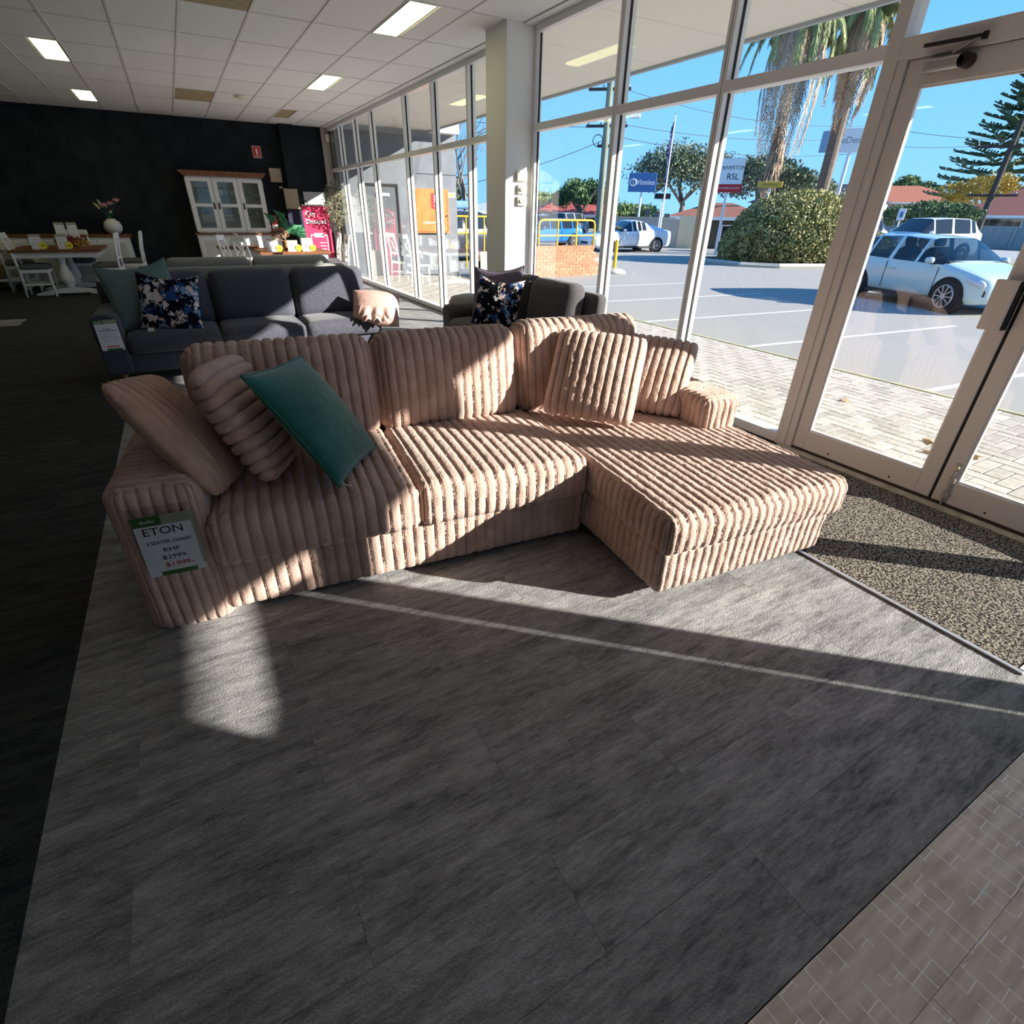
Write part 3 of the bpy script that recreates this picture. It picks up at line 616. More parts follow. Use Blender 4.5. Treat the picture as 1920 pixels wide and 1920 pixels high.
# ================================================================== DINING AREA
WW = mat('white_timber', (.82,.81,.79), .45)
TOP = mat('brown_timber', (.16,.055,.022), .4, (.26,.10,.04), 5, (12,1,1))
SEATG = mat('grey_seat', (.12,.11,.12), .9, bump=.001, bscale=200)
def chair(label, loc, rz):
    r = E('dining_chair', label, 'chair', loc, rz, 'white cross-back dining chairs')   # faces -y; back at +y
    V, F = softbox((.44,.42,.075), .03, .02, step=.06); mk('seat', place(V, (0,0,.475)), F, SEATG, r, True)
    a = B(); a.box(-.215,.215,-.205,.205,.385,.44); a.obj('apron', WW, r, bev=.006)
    for x in (-.195,.195):
        B().tube([(x,-.185,0),(x,-.185,.40)], [.018,.024], 8).obj('leg', WW, r)
        B().tube([(x,.235,0),(x,.195,.42),(x*.98,.215,.70),(x*.97,.275,.99)], [.018,.022,.021,.018], 8).obj('leg', WW, r, True)
        B().bar((x,-.18,.20),(x,.21,.20),.022,.03).obj('stretcher', WW, r)
    B().bar((-.195,-.0,.21),(.195,-.0,.21),.03,.022).obj('stretcher', WW, r)
    B().bar((-.205,.272,.96),(.205,.272,.96),.028,.085).obj('top_rail', WW, r, bev=.006)
    B().bar((-.19,.205,.60),(.19,.205,.60),.022,.045).obj('lower_rail', WW, r)
    B().tube([(-.17,.208,.62),(0,.232,.77),(.17,.262,.925)],.012,6).obj('cross_brace', WW, r)
    B().tube([(.17,.208,.62),(0,.226,.77),(-.17,.262,.925)],.012,6).obj('cross_brace', WW, r)
    return r
def table(label, loc, W, D, H=.80):
    r = E('dining_table', label, 'table', loc, 0, 'white pedestal dining tables')
    B().box(-W/2,W/2,-D/2,D/2,H-.045,H).obj('table_top', TOP, r, bev=.006)
    B().box(-W/2+.06,W/2-.06,-D/2+.06,D/2-.06,H-.14,H-.046).obj('apron', WW, r, bev=.004)
    for y in (-D/2+.28, D/2-.28):
        B().lathe([(.055,.12),(.075,.14),(.06,.17),(.10,.22),(.115,.30),(.10,.38),(.06,.50),(.055,.56),(.075,.62),(.09,H-.14)],20,(0,y,0)).obj('pedestal', WW, r, True)
        B().prism([(-W*.40,.0),(-W*.40,.03),(-W*.22,.095),(-.09,.12),(.09,.12),(W*.22,.095),(W*.40,.03),(W*.40,.0),(W*.22,.0),(W*.20,.025),(-W*.20,.025),(-W*.22,.0)], y-.06, y+.06).obj('foot', WW, r, bev=.006)
    B().box(-.03,.03,-D/2+.28,D/2-.28,.13,.22).obj('stretcher', WW, r)
    return r
table('white pedestal table with brown top at left, before the dark wall', (-2.04,14.35,0), 1.40, 1.50)
c0 = chair('white cross-back chair at the left table, nearest the aisle on its left', (-2.46,13.85,0), rad(90)); c0.scale = (1.07,1.07,1.07)
def ch(label, loc, rz): return dup(c0, label, loc, rad(rz))
ch('white cross-back chair far left, half cut by the picture edge', (-2.85,14.8,0), 96)
ch('white cross-back chair at the right side of the left table', (-1.32,13.85,0), -94)
ch('white cross-back chair standing alone between left table and dark wall', (-.95,14.75,0), -92)
ch('white cross-back chair at the far side of the left table', (-1.88,15.12,0), -4)
def tent(label, loc, rz=0, sticker=True, h=.25, w=.17, yc=.05):
    r = E('price_card', label, 'price tag', loc, rz, 'standing price cards')
    c = B().box(-w/2,w/2,0,.004,0,h).obj('card', PAPER, r); c.rotation_euler = (rad(-8),0,0)
    t = B().box(-w/2,w/2,-.003,.0,h-.045,h).obj('taupe_header', TAUPE, r); t.rotation_euler = (rad(-8),0,0)
    b = B().prism([(.0,0),(.09,0),(.0,.12)], -.02, .02, 'x').obj('stand', PAPER, r)
    for q in range(3): l = B().box(-w*.3,w*.3,-.0022,.0,h*.3+.04*q,h*.3+.04*q+.006).obj('print_line', TAUPE, r); l.rotation_euler = (rad(-8),0,0)
    if sticker:
        s_ = B().cyl((w*.55,-.012,.062),(w*.55,-.006,.062),.058,n=20).obj('yellow_sticker', YEL, r)
        B().box(w*.55-.03,w*.55+.03,-.014,-.0121,.057,.067).obj('print_line', INK, s_)
    return r
tent('price card with yellow sticker at left on the left table', (-2.30,13.80,.80))
tent('price card with yellow sticker in the middle of the left table', (-1.91,13.80,.80))
tent('price card at the back left of the left table', (-2.03,14.95,.80), 0, False, .42)
tent('price card at the back right of the left table', (-1.83,14.98,.80), 0, False, .42)
def leafy(b, n, c, R, size, rg, up=.3):
    for _ in range(n):
        d = Vector((rg.gauss(0,1), rg.gauss(0,1), rg.gauss(0,1)+up)).normalized(); p = Vector(c)+Vector((d.x*R[0], d.y*R[1], d.z*R[2]))*rg.uniform(.3,1)**.5
        a = Vector((rg.gauss(0,1), rg.gauss(0,1), rg.gauss(0,1))).normalized(); q = a.orthogonal().normalized(); s_ = size*rg.uniform(.6,1.3)
        b.add([p-a*s_, p+q*s_*.35, p+a*s_, p-q*s_*.35], [(0,1,2,3)])
    return b
LEAFR = mat('red_leaves', (.16,.02,.015), .6, (.30,.07,.03), 20); LEAFG = mat('green_leaves', (.012,.09,.04), .5, (.03,.16,.07), 14); BROWNL = mat('dry_leaves', (.16,.08,.04), .7, (.40,.25,.16), 20)
r = E('flower_runner', 'low arrangement of red and brown leaves on the left table', 'flowers', (-1.85,14.35,.80))
leafy(B(), 220, (0,0,.09), (.28,.16,.09), .05, rnd).obj('foliage', LEAFR, r); leafy(B(), 60, (.18,-.05,.06), (.15,.1,.06), .04, rnd).obj('yellow_foliage', mat('yellow_leaves',(.55,.36,.05),.6), r)
# sideboard with vase
r = E('sideboard', 'white sideboard with brown top along the dark wall', 'sideboard', (-2.1,15.62,0))
B().box(-1.25,1.22,-.26,.26,.93,.98).obj('top', TOP, r, bev=.005); B().box(-1.2,1.17,-.22,.24,.06,.93).obj('body', WW, r)
for k in range(4):
    x0 = -1.17+.585*k; d = B().box(x0,x0+.565,-.24,-.22,.10,.90).obj('door', WW, r, bev=.004)
    B().box(x0+.07,x0+.495,-.243,-.238,.18,.82).obj('panel', mat('white_panel%d'%k,(.66,.65,.62),.5), d); B().cyl((x0+.53,-.26,.5),(x0+.53,-.24,.5),.012,n=10).obj('knob', DARKM, d)
for x in (-1.15,1.12): B().box(x-.04,x+.04,-.2,.22,0,.06).obj('foot', WW, r)
r = E('vase', 'round white vase with pink blooms on the sideboard', 'vase', (-1.16,15.55,.98))
B().lathe([(.06,0),(.12,.03),(.165,.10),(.17,.16),(.14,.24),(.08,.28),(.07,.30),(.06,.29)],24).obj('body', mat('white_ceramic',(.72,.71,.68),.4), r, True)
for k, (dx, dz, bl) in enumerate(((-.22,.30,0),(-.13,.36,0),(-.02,.24,1),(.08,.28,1),(.20,.34,1),(.05,.16,0))):
    st = B().tube([(0,0,.25),(dx*.4,-.02,.30+dz*.4),(dx,-.03,.30+dz)],.006,5).obj('stem', LEAFG, r)
    if bl: leafy(B(), 30, (dx,-.03,.31+dz), (.06,.05,.035), .03, rnd).obj('bloom', mat('pink_bloom%d'%k,(.60,.30,.32),.7), st)
    else: B().tube([(dx*.6,-.03,.30+dz*.6),(dx*.8,-.03,.30+dz*.8),(dx,-.03,.30+dz)],[.02,.03,.008],8).obj('seed_head', mat('cream_head%d'%k,(.45,.38,.25),.8), st, True)
r = E('console_shelf', 'white console with lower shelf at the left edge of the picture', 'console', (-3.55,15.05,0))
B().box(-.7,.7,-.22,.22,.74,.79).obj('top', WW, r, bev=.004); B().box(-.7,.7,-.22,.22,.17,.22).obj('shelf', WW, r, bev=.004)
for x in (-.66,.66):
    for y in (-.18,.18): B().box(x-.035,x+.035,y-.035,y+.035,0,.74).obj('leg', WW, r)
bk = E('basket', 'woven tan basket on the lower console shelf', 'basket', (-3.35,14.98,.22)); wv = mat('wicker',(.24,.17,.08),.8,(.42,.31,.16),12,(1,1,9),bump=.004,bscale=60)
B().lathe([(.14,0),(.17,.02),(.19,.12),(.20,.24),(.185,.24),(.17,.03),(0,.025)],20).obj('weave', wv, bk)
for k in range(4): B().tube([(.19*math.cos(t*.4),.19*math.sin(t*.4),.05+.06*k) for t in range(17)],.012,6).obj('rim', wv, bk)
tent('price card on the console at the far left edge', (-3.30,15.0,.79), 0, False, .2, .14)

# display hutch
r = E('display_cabinet', 'tall white display cabinet with glass doors and brown cornice', 'cabinet', (1.24,15.74,0))
hx = .80
B().prism([(-hx-.10,2.235),(hx+.10,2.235),(hx+.08,2.20),(hx+.02,2.13),(-hx-.02,2.13),(-hx-.08,2.20)], -.30, .24).obj('cornice', TOP, r, bev=.004)
B().box(-hx-.06,hx+.06,-.30,.24,.965,1.005).obj('waist_top', TOP, r, bev=.004)
b = B(); b.box(-hx,-hx+.04,-.22,.22,1.005,2.13); b.box(hx-.04,hx,-.22,.22,1.005,2.13); b.box(-hx,hx,.19,.22,1.005,2.13); b.box(-hx,hx,-.22,.22,2.09,2.13); b.box(-hx,hx,-.22,.22,1.005,1.04); b.obj('upper_case', WW, r)
B().box(-hx-.02,hx+.02,-.26,.22,.06,.965).obj('lower_case', WW, r)
for z in (1.36,1.76): B().box(-hx+.04,hx-.04,-.19,.19,z,z+.012).obj('glass_shelf', mat('shelf_glass%g'%z,(.25,.32,.30),.1), r)
CGL = glass('cabinet_glass', (.90,.93,.91), .6)
for k in range(3):
    x0 = -hx+.01+k*.527; x1 = x0+.517
    d = B(); d.box(x0,x0+.09,-.245,-.22,1.03,2.11); d.box(x1-.09,x1,-.245,-.22,1.03,2.11)
    for z0, z1 in ((1.03,1.11),(1.535,1.60),(2.03,2.11)): d.box(x0+.09,x1-.09,-.245,-.22,z0,z1)
    d = d.obj('door', WW, r); B().box(x0+.09,x1-.09,-.234,-.23,1.11,1.535).obj('pane', CGL, d); B().box(x0+.09,x1-.09,-.234,-.23,1.60,2.03).obj('pane', CGL, d)
    hxp = x1-.045 if k == 0 else x0+.045
    B().box(hxp-.016,hxp+.016,-.262,-.245,1.49,1.62).obj('handle', DARKM, d, bev=.004)
    ld = B().box(x0,x1,-.28,-.26,.10,.93).obj('lower_door', WW, r, bev=.004); B().box(x0+.08,x1-.08,-.284,-.279,.18,.85).obj('panel', mat('hutch_panel%d'%k,(.66,.65,.62),.5), ld)
for x in (-.2,.06): tent('small card on the cabinet shelf, %s of the pair' % ('left' if x < 0 else 'right'), (1.24+x+.08,15.70,1.773), 0, False, .15, .11)
gd = E('ornament', 'gold ring ornament on the lower shelf of the white cabinet', 'ornament', (1.27,15.74,1.372)); B().tube([(0+.055*math.cos(t),0,.10+.085*math.sin(t)) for t in [k*.4 for k in range(17)]],.01,6).obj('ring', mat('gold',(.5,.32,.06),.35,metal=.8), gd, True); B().box(-.04,.04,-.03,.03,0,.018).obj('base', mat('gold2',(.4,.26,.06),.4,metal=.6), gd)
for k, (x, z) in enumerate(((-.55,1.772),(-.5,1.372),(.5,1.772),(.58,1.372),(.42,1.372))):
    g = E('glassware', ('small clear jar on the upper left cabinet shelf','small clear jar on the lower left cabinet shelf','small clear jar on the upper right cabinet shelf','rightmost small jar on the lower right cabinet shelf','left small jar on the lower right cabinet shelf')[k], 'jar', (1.24+x,15.74,z), 0, 'jars in the cabinet')
    B().lathe([(.035,0),(.045,.03),(.045,.09),(.03,.11)],14).obj('body', mat('jar%d'%k,(.4,.45,.42),.15), g, True); B().cyl((0,0,.11),(0,0,.125),.032,n=14).obj('lid', STEEL, g)
# side table in front of the hutch
r = E('side_table', 'small white side table with brown top before the cabinet', 'side table', (1.0,14.1,0))
B().box(-.30,.52,-.28,.28,.76,.80).obj('table_top', TOP, r, bev=.005); B().box(-.26,.48,-.24,.24,.58,.76).obj('drawer_case', WW, r)
for x in (-.23,.45):
    for y in (-.2,.2): B().box(x-.025,x+.025,y-.025,y+.025,0,.58).obj('leg', WW, r)
dr = B().box(-.22,.44,-.255,-.24,.60,.74).obj('drawer', WW, r, bev=.003); B().cyl((.11,-.275,.67),(.11,-.255,.67),.012,n=10).obj('knob', DARKM, dr)
r = E('candlestick', 'slim grey candlestick on the small side table', 'candlestick', (.76,14.0,.80)); B().lathe([(.04,0),(.04,.01),(.012,.03),(.018,.08),(.01,.14),(.014,.2),(.02,.24),(.016,.26)],14).obj('stem', STEEL, r, True); B().lathe([(.01,.26),(.01,.30)],10).obj('candle', WHITE, r)
# right-hand dining group
table('white pedestal table with brown top near the window, half sunlit', (2.02,13.05,0), 1.36, 1.50, .78)
ch('white cross-back chair turned away at the left of the window table', (.98,12.55,0), 68)
ch('white cross-back chair at the near left corner of the window table', (1.22,12.15,0), 118)
ch('white cross-back chair at the left back of the window table', (1.35,13.5,0), 92)
ch('white cross-back chair at the window side of the window table', (2.88,12.75,0), -92)
ch('white cross-back chair at the far window side of the window table', (2.92,13.6,0), -96)
tent('shaded price card with yellow sticker on the window table', (1.62,12.45,.78), 0, True, .24, .20)
tent('sunlit price card with yellow sticker, middle of the window table', (2.0,12.5,.78), 0, True, .20, .20)
tent('sunlit price card with yellow sticker, right of the window table', (2.28,12.5,.78), 0, True, .24, .20)
r = E('flower_arrangement', 'tall arrangement of glossy green leaves and brown blooms on the window table', 'flowers', (1.95,12.95,.78))
B().lathe([(.05,0),(.07,.05),(.06,.14),(.075,.18),(.06,.17)],16).obj('vase', mat('amber_vase',(.35,.18,.06),.3), r, True)
leafy(B(), 170, (-.10,0,.30), (.18,.14,.13), .045, rnd).obj('dry_blooms', BROWNL, r)
for k in range(18):
    a = rnd.uniform(-.5,2.3); L_ = rnd.uniform(.22,.42); d = Vector((math.cos(a), rnd.uniform(-.5,.5), math.sin(a)*.8)).normalized(); p = Vector((.10,0,.30)); tip = p+d*L_
    sd = d.cross(Vector((0,1,.2))).normalized()*.045; mid = p+d*L_*.55+Vector((0,-.02,.03))
    mk('leaf', [p, mid+sd, tip, mid-sd, mid+Vector((0,-.012,0))], [(0,1,4),(1,2,4),(2,3,4),(3,0,4)], LEAFG, r)
for k, (x, z) in enumerate(((-.20,.60),(-.02,.66))):
    mk('leaf', [(x,0,z-.13),(x-.09,-.02,z),(x-.13,0,z+.08),(x+.11,-.02,z-.01)], [(0,1,2,3)], LEAFG, r); B().tube([(0,0,.17),(x*.6,0,z*.6),(x,0,z)],.006,5).obj('stem', LEAFG, r)
# banner, olive tree, wall items
r = E('banner', 'pink pull-up banner with white lettering by the far window corner', 'banner', (2.98,14.62,0), rad(-4))
PKB = mat('banner_pink', (.66,.035,.11), .6)
B().box(-.30,.30,0,.006,.05,1.60).obj('print', PKB, r); B().box(-.33,.33,-.06,.08,0,.05).obj('base', STEEL, r, bev=.01); B().box(-.30,.30,-.008,.012,1.59,1.62).obj('top_bar', STEEL, r)
text('On', .17, WHITE, r, (-.13,-.003,1.42), thick=.004); text('Demand', .135, WHITE, r, (-.02,-.003,1.27), thick=.004)
for x0, x1, z0, z1 in ((-.19,-.175,.45,1.0),(.175,.19,.45,1.0),(-.19,.19,.98,1.0)): B().box(x0,x1,-.003,.001,z0,z1).obj('white_line', WHITE, r)
lg = B().box(-.11,.11,-.004,.001,.94,1.03).obj('white_badge', WHITE, r, bev=.03)
for k in range(4): B().box(.0,.14,-.003,.001,.82-.07*k,.835-.07*k).obj('white_line', WHITE, r)
r = E('olive_tree', 'slender olive tree in a pale square planter by the window', 'tree', (3.42,14.4,0))
B().lathe([(.13,0),(.14,.02),(.15,.62),(.155,.66),(.135,.66),(.13,.6),(0,.6)],4).obj('planter', mat('planter_beige',(.50,.44,.36),.8), r)
bk_ = mat('bark', (.16,.11,.08), .9); B().tube([(0,0,.6),(.02,0,1.0),(-.02,.01,1.4),(.03,0,1.9)],[.018,.015,.012,.006],8).obj('trunk', bk_, r)
OLV = mat('olive_leaves', (.10,.11,.06), .6, (.22,.22,.13), 12)
for k in range(14):
    a = rnd.uniform(0,6.28); z = rnd.uniform(1.15,1.85); B().tube([(0,0,z-.1),(math.cos(a)*.12,math.sin(a)*.1,z+.08),(math.cos(a)*.26,math.sin(a)*.22,z+.2)],[.006,.004,.002],5).obj('branch', bk_, r)
leafy(B(), 900, (0,0,1.62), (.30,.26,.52), .035, rnd).obj('foliage', OLV, r)
def wallbox(name, label, x0, x1, z0, z1, m, y=15.99, d=.06, cat='box'):
    r = E(name, label, cat, ((x0+x1)/2, y, z0)); hw = (x1-x0)/2; h = z1-z0
    B().box(-hw,hw,-d,0,0,h).obj('case', m, r, bev=.006); B().box(-hw+.012,hw-.012,-d-.008,-d,.012,h-.012).obj('door', m, r, bev=.004); B().cyl((hw-.04,-d-.008,h*.5),(hw-.04,-d-.02,h*.5),.01,n=10).obj('lock', DARKM, r)
    return r
BEI = mat('beige_box', (.42,.35,.24), .5)
wallbox('meter_box', 'beige square electrical box, the upper one on the dark wall', 2.30, 2.57, 2.08, 2.37, BEI)
wallbox('meter_box', 'taller beige electrical box below, beside the dark pilaster', 2.52, 2.84, 1.52, 1.95, BEI, 15.77)
wallbox('junction_box', 'tiny cream junction box above the taller beige box', 2.47, 2.55, 1.955, 2.0, mat('cream2',(.6,.55,.4),.5), 15.98, .03)
r = E('fire_sign', 'small red fire extinguisher sign high on the dark wall', 'sign', (2.11,15.99,2.56)); B().box(-.095,.095,-.006,0,0,.235).obj('panel', WHITE, r); B().box(-.085,.085,-.008,-.004,.01,.225).obj('red_panel', mat('sign_red',(.62,.03,.03),.5), r)
B().box(-.02,.02,-.010,-.007,.07,.17).obj('extinguisher_symbol', WHITE, r); B().box(-.012,.012,-.010,-.007,.17,.195).obj('extinguisher_symbol', WHITE, r); B().box(-.05,.05,-.010,-.007,.03,.045).obj('text_line', WHITE, r)
r = E('wall_poster', 'pale grey lettered board on the dark wall behind the banner', 'sign', (3.32,15.89,1.0)); B().box(-.42,.42,-.012,0,0,.90).obj('panel', mat('poster_grey',(.45,.46,.47),.7), r); text('n', .24, INK, r, (-.29,-.014,.68)); text('w d', .14, mat('poster_ink',(.2,.2,.2),.7), r, (.1,-.014,.62))
r = E('noticeboard', 'dark blue board behind the tall green leaves', 'sign', (2.72,15.71,1.05)); B().box(-.2,.22,-.02,0,0,.46).obj('panel', mat('navy_board',(.01,.012,.04),.6), r); B().box(-.2,.22,-.024,-.018,.44,.46).obj('edge', DARKM, r)
r = E('red_carton', 'small red carton beside the cabinet', 'box', (2.16,15.6,.98)); B().box(-.08,.06,-.1,.1,0,.40).obj('body', mat('carton_red',(.5,.03,.03),.6), r, bev=.004); B().box(-.075,.055,-.104,-.1,.08,.2).obj('label', WHITE, r)
r = E('pedestal_stand', 'slim white pedestal holding a red carton next to the cabinet', 'stand', (2.16,15.6,0)); B().box(-.1,.08,-.12,.12,0,.94).obj('column', WW, r); B().box(-.12,.10,-.14,.14,.94,.98).obj('top', WW, r, bev=.004)
r = E('alarm_box', 'small cream alarm sensor high beside the far window', 'sensor', (3.74,15.79,2.95)); B().box(-.05,.05,-.07,0,0,.16).obj('case', CR, r, bev=.02); B().box(-.03,.03,-.078,-.07,.03,.08).obj('lens', mat('sensor_lens',(.75,.75,.72),.3), r)
# ================================================================== OUTSIDE
GZ = -.10
ASPH = mat('asphalt', (.30,.285,.26), .95, (.42,.40,.365), 90, bump=.006, bscale=120, world=True, spec=.2, detail=6)
PAVE = mat('paver', (.40,.365,.32), .9, (.50,.46,.405), 25, bump=.0015, bscale=120, objrand=.16, spec=.2)
PAVE2 = mat('paver_far', (.40,.365,.32), .9, (.52,.475,.42), 7, bump=.0015, bscale=120, world=True, spec=.2)
JOINT = mat('paver_joint', (.16,.14,.11), .95)
CONC = mat('concrete', (.42,.39,.33), .9, (.50,.47,.41), 8, bump=.002, bscale=40)
gr = S(B().box(-60,220,-120,200,-.6,GZ).obj('ground', ASPH))
pav = S(B().box(3.95,6.50,-6,15.5,-.2,-.042).obj('paving', JOINT))
S(B().box(6.50,6.56,-6,15.5,-.2,-.022).obj('kerb', mat('kerb_lime', (.46,.44,.28), .9, (.36,.37,.22), 8)))
S(B().box(3.86,3.96,-6,15.6,-.2,-.005).obj('trim_6', CONC))
U = .115; cells = []
for ix in range(-2, 24):
    for iy in range(-40, 140):
        d = (ix-iy) % 4; x = 3.96+ix*U; y = iy*U
        if d == 0: q = (x, x+2*U, y, y+U)
        elif d == 3: q = (x, x+U, y, y+2*U)
        else: continue
        q = (max(q[0],3.96), min(q[1],6.498), q[2], q[3])
        if q[1]-q[0] > .03 and q[3] < 15.5 and q[2] > -5: cells.append(q)
cells.sort(key=lambda q: abs((q[2]+q[3])/2-2.15)*1.0+((q[0]+q[1])/2-3.9)*.62)
_pv = {}
def pverts(hx, hy, z=0.0, c=.004):
    return [(-hx,-hy,-.04),(hx,-hy,-.04),(hx,hy,-.04),(-hx,hy,-.04),(-hx,-hy,-c),(hx,-hy,-c),(hx,hy,-c),(-hx,hy,-c),(-hx+c,-hy+c,0),(hx-c,-hy+c,0),(hx-c,hy-c,0),(-hx+c,hy-c,0)], [(0,1,5,4),(1,2,6,5),(2,3,7,6),(3,0,4,7),(4,5,9,8),(5,6,10,9),(6,7,11,10),(7,4,8,11),(8,9,10,11)]
far = B()
for n, (x0,x1,y0,y1) in enumerate(cells):
    hx = (x1-x0)/2-.003; hy = (y1-y0)/2-.003; z = -.03+rnd.uniform(-.0015,.0015)
    if n < 300:
        k = (round(hx,3), round(hy,3))
        if k not in _pv:
            V, F = pverts(hx, hy); o = mk('paver', V, F, PAVE, pav); _pv[k] = o.data
        else: o = bpy.data.objects.new('paver', _pv[k]); link(o, pav)
        o.location = ((x0+x1)/2,(y0+y1)/2,z)
    else:
        V, F = pverts(hx, hy); far.add([(v[0]+(x0+x1)/2, v[1]+(y0+y1)/2, v[2]+z) for v in V], F)
fo = mk('paver_field', far.v, far.f, PAVE2, pav); fo['kind'] = 'stuff'
DRYL = mat('fallen_leaf', (.30,.17,.07), .8, (.42,.27,.13), 20)
for k, (x, y, a) in enumerate(((4.95,1.75,.3),(4.95,1.45,1.2),(4.72,1.62,2.0),(5.4,2.75,.6),(5.15,3.0,2.4),(4.95,.75,1.5))):
    s_ = .07 if k < 3 else .05; vs_ = []
    for q in range(10): t = q*.628; rr = s_*(1 if q % 2 == 0 else .5); vs_.append((rr*1.3*math.cos(t), rr*math.sin(t), .006+.014*math.sin(t*2+k)))
    o = mk('fallen_leaf', vs_+[(0,0,.02)], [(q,(q+1)%10,10) for q in range(10)], DRYL); o.location = (x,y,-.03); o.rotation_euler = (0,0,a)
    tag(o, ('largest dry leaf on the paving, seen through the first door','dry leaf on the paving just nearer than the largest one','dry leaf between two others on the paving near the door','dry leaf on the paving by the window left of the door','dry leaf beside another on paving left of the door','dry leaf on the paving beyond the second door')[k], 'leaf', 'fallen leaves')
LINE = mat('line_paint', (.72,.72,.70), .8, (.60,.60,.58), 30)
for k, (y, x1) in enumerate(((2.62,11.6),(5.02,11.8),(7.2,12.0),(9.5,12.2),(11.85,12.4),(.2,11.4))):
    o = B().add([(6.75,y,GZ+.003),(x1,y-.1*(x1-6.75),GZ+.003),(x1,y-.1*(x1-6.75)+.09,GZ+.003),(6.75,y+.09,GZ+.003)],[(0,1,2,3)]).obj('parking_line', LINE)
    tag(o, ('white parking bay line seen through the glass door','white parking bay line seen left of the door post','white parking bay line, second beyond the door post','white parking bay line behind the loveseat window','farthest white parking bay line near the brick ramp wall','white parking bay line beyond the second door, right edge')[k], 'road marking', 'parking bay lines')
# canopy
SOF_ = mat('soffit_sheet', (.66,.635,.57), .85); can = S(B().box(3.86,6.30,-8,22,3.36,3.62).obj('canopy', SOF_)); B().box(-9,3.86,-6.9,-4.72,3.34,3.62).obj('soffit_panel', SOF_, can)
for k in range(22):
    y0 = -7.9+1.36*k; B().box(3.88,6.28,y0+.004,y0+1.356,3.335,3.36).obj('soffit_panel', SOF_, can)
B().box(6.28,6.34,-8,22,3.30,3.68).obj('fascia', mat('fascia_grey', (.30,.33,.36), .6), can)
for y in (9.4,14.2):
    r = E('soffit_light', 'round white soffit light %s' % ('near the column outside' if y < 10 else 'by the grey end wall outside'), 'light', (5.1,y,3.335), 0, 'soffit lights'); B().lathe([(.15,0),(.15,-.03),(.12,-.07),(.0,-.08)],20).obj('cover', mat('opal%g'%y,(.75,.74,.68),.5), r, True); B().lathe([(.165,0),(.165,-.012)],20).obj('rim', WHITE, r)
# grey end wall with hose reel cabinet and door
EW = mat('end_wall_grey', (.17,.185,.21), .85, (.20,.215,.24), 3, bump=.001, bscale=30)
ew = S(B().box(3.87,7.05,15.55,15.85,-.2,3.34).obj('wall_outside', EW)); B().box(5.9,7.05,15.545,15.552,2.38,2.395).obj('joint', GASKET, ew)
S(B().box(6.30,7.02,15.2,15.9,3.28,3.75).obj('trim_7', mat('bright_fascia', (.85,.85,.85), .5)))
r = E('fire_cabinet', 'orange fire hydrant cabinet on the grey wall outside', 'cabinet', (6.25,15.55,1.0))
OR = mat('orange_enamel', (.72,.17,.035), .45, (.78,.22,.05), 4); B().box(-.50,.50,-.10,0,0,1.05).obj('case', OR, r, bev=.008); dd = B().box(-.46,.46,-.125,-.10,.04,1.01).obj('door', OR, r, bev=.006)
B().cyl((.42,-.15,.42),(.42,-.125,.42),.02,n=12).obj('lock', DARKM, dd); B().box(.435,.47,-.128,-.126,.04,1.01).obj('hinge_line', mat('orange_dark',(.5,.12,.02),.5), dd)
sg = B().box(-.02,.25,-.129,-.125,.58,.95).obj('sign', RED, dd); B().box(.07,.17,-.131,-.129,.73,.92).obj('symbol', WHITE, sg)
text('FIRE', .07, WHITE, dd, (.115,-.132,.65)); text('HYDRANT 2', .085, WHITE, dd, (-.05,-.128,.25))
r = E('security_door', 'dark grey flush door in the grey wall outside', 'door', (4.85,15.55,-.03)); B().box(-.45,.45,-.02,.0,0,2.1).obj('leaf', mat('door_grey',(.10,.115,.13),.6), r); fr = B(); fr.box(-.50,-.45,-.04,0,0,2.16); fr.box(.45,.50,-.04,0,0,2.16); fr.box(-.45,.45,-.04,0,2.10,2.16); fr.obj('frame', GASKET, r); B().box(-.42,-.30,-.06,-.02,1.0,1.04).obj('handle', STEEL, r); B().box(-.1,.25,-.05,-.02,1.88,1.95).obj('closer', WHITE, r)
r = E('address_plate', 'small yellow and white plate at the end of the grey wall', 'sign', (6.88,15.55,1.86)); B().box(-.14,.12,-.01,0,0,.12).obj('plate', WHITE, r); B().box(-.08,.08,-.014,-.009,.03,.09).obj('print', mat('amber_print',(.8,.45,.05),.5), r)
# brick ramp wall with yellow rails
BRK = mat('red_brick', (.40,.155,.08), .9, (.52,.23,.13), 9, bump=.003, bscale=50, objrand=.16); MORT = mat('mortar', (.50,.40,.32), .95)
rw = E('brick_wall', 'low red brick ramp wall under yellow railings outside the window', 'wall', (0,0,0)); BZ = GZ-.02
WH = .78; X0, X1 = 7.0, 11.15
B().box(X0,X1-.02,14.02,14.22,BZ,WH-.11-.3).obj('core', MORT, rw)
B().prism([(X0,BZ),(X1-.02,BZ),(X1-.02,.30),(10.75,.60),(X0,.60)], 14.015, 14.2).obj('core', MORT, rw)
bm0 = B().box(-.112,.112,-.012,.10,0,.072).obj('brick', BRK, rw); used = False
for c in range(9):
    z = BZ+.015+.083*c; x = X0+(.118 if c % 2 else 0)
    while x < X1-.1:
        lim = 10.80 if z > .55 else 10.80+(.62-z)*.9
        lim = min(lim, X1)
        if x+.2 < lim and x > 8.3:
            if used: o = bpy.data.objects.new('brick', bm0.data); link(o, rw)
            else: o = bm0; used = True
            o.location = (x+.112, 14.012+rnd.uniform(-.003,.002), z)
        x += .236
hb0 = B().box(-.036,.036,-.014,.2,0,.11).obj('brick', BRK, rw); x = 8.35; used = False
while x < 10.8:
    if used: o = bpy.data.objects.new('brick', hb0.data); link(o, rw)
    else: o = hb0; used = True
    o.location = (x, 14.012, .61); x += .084
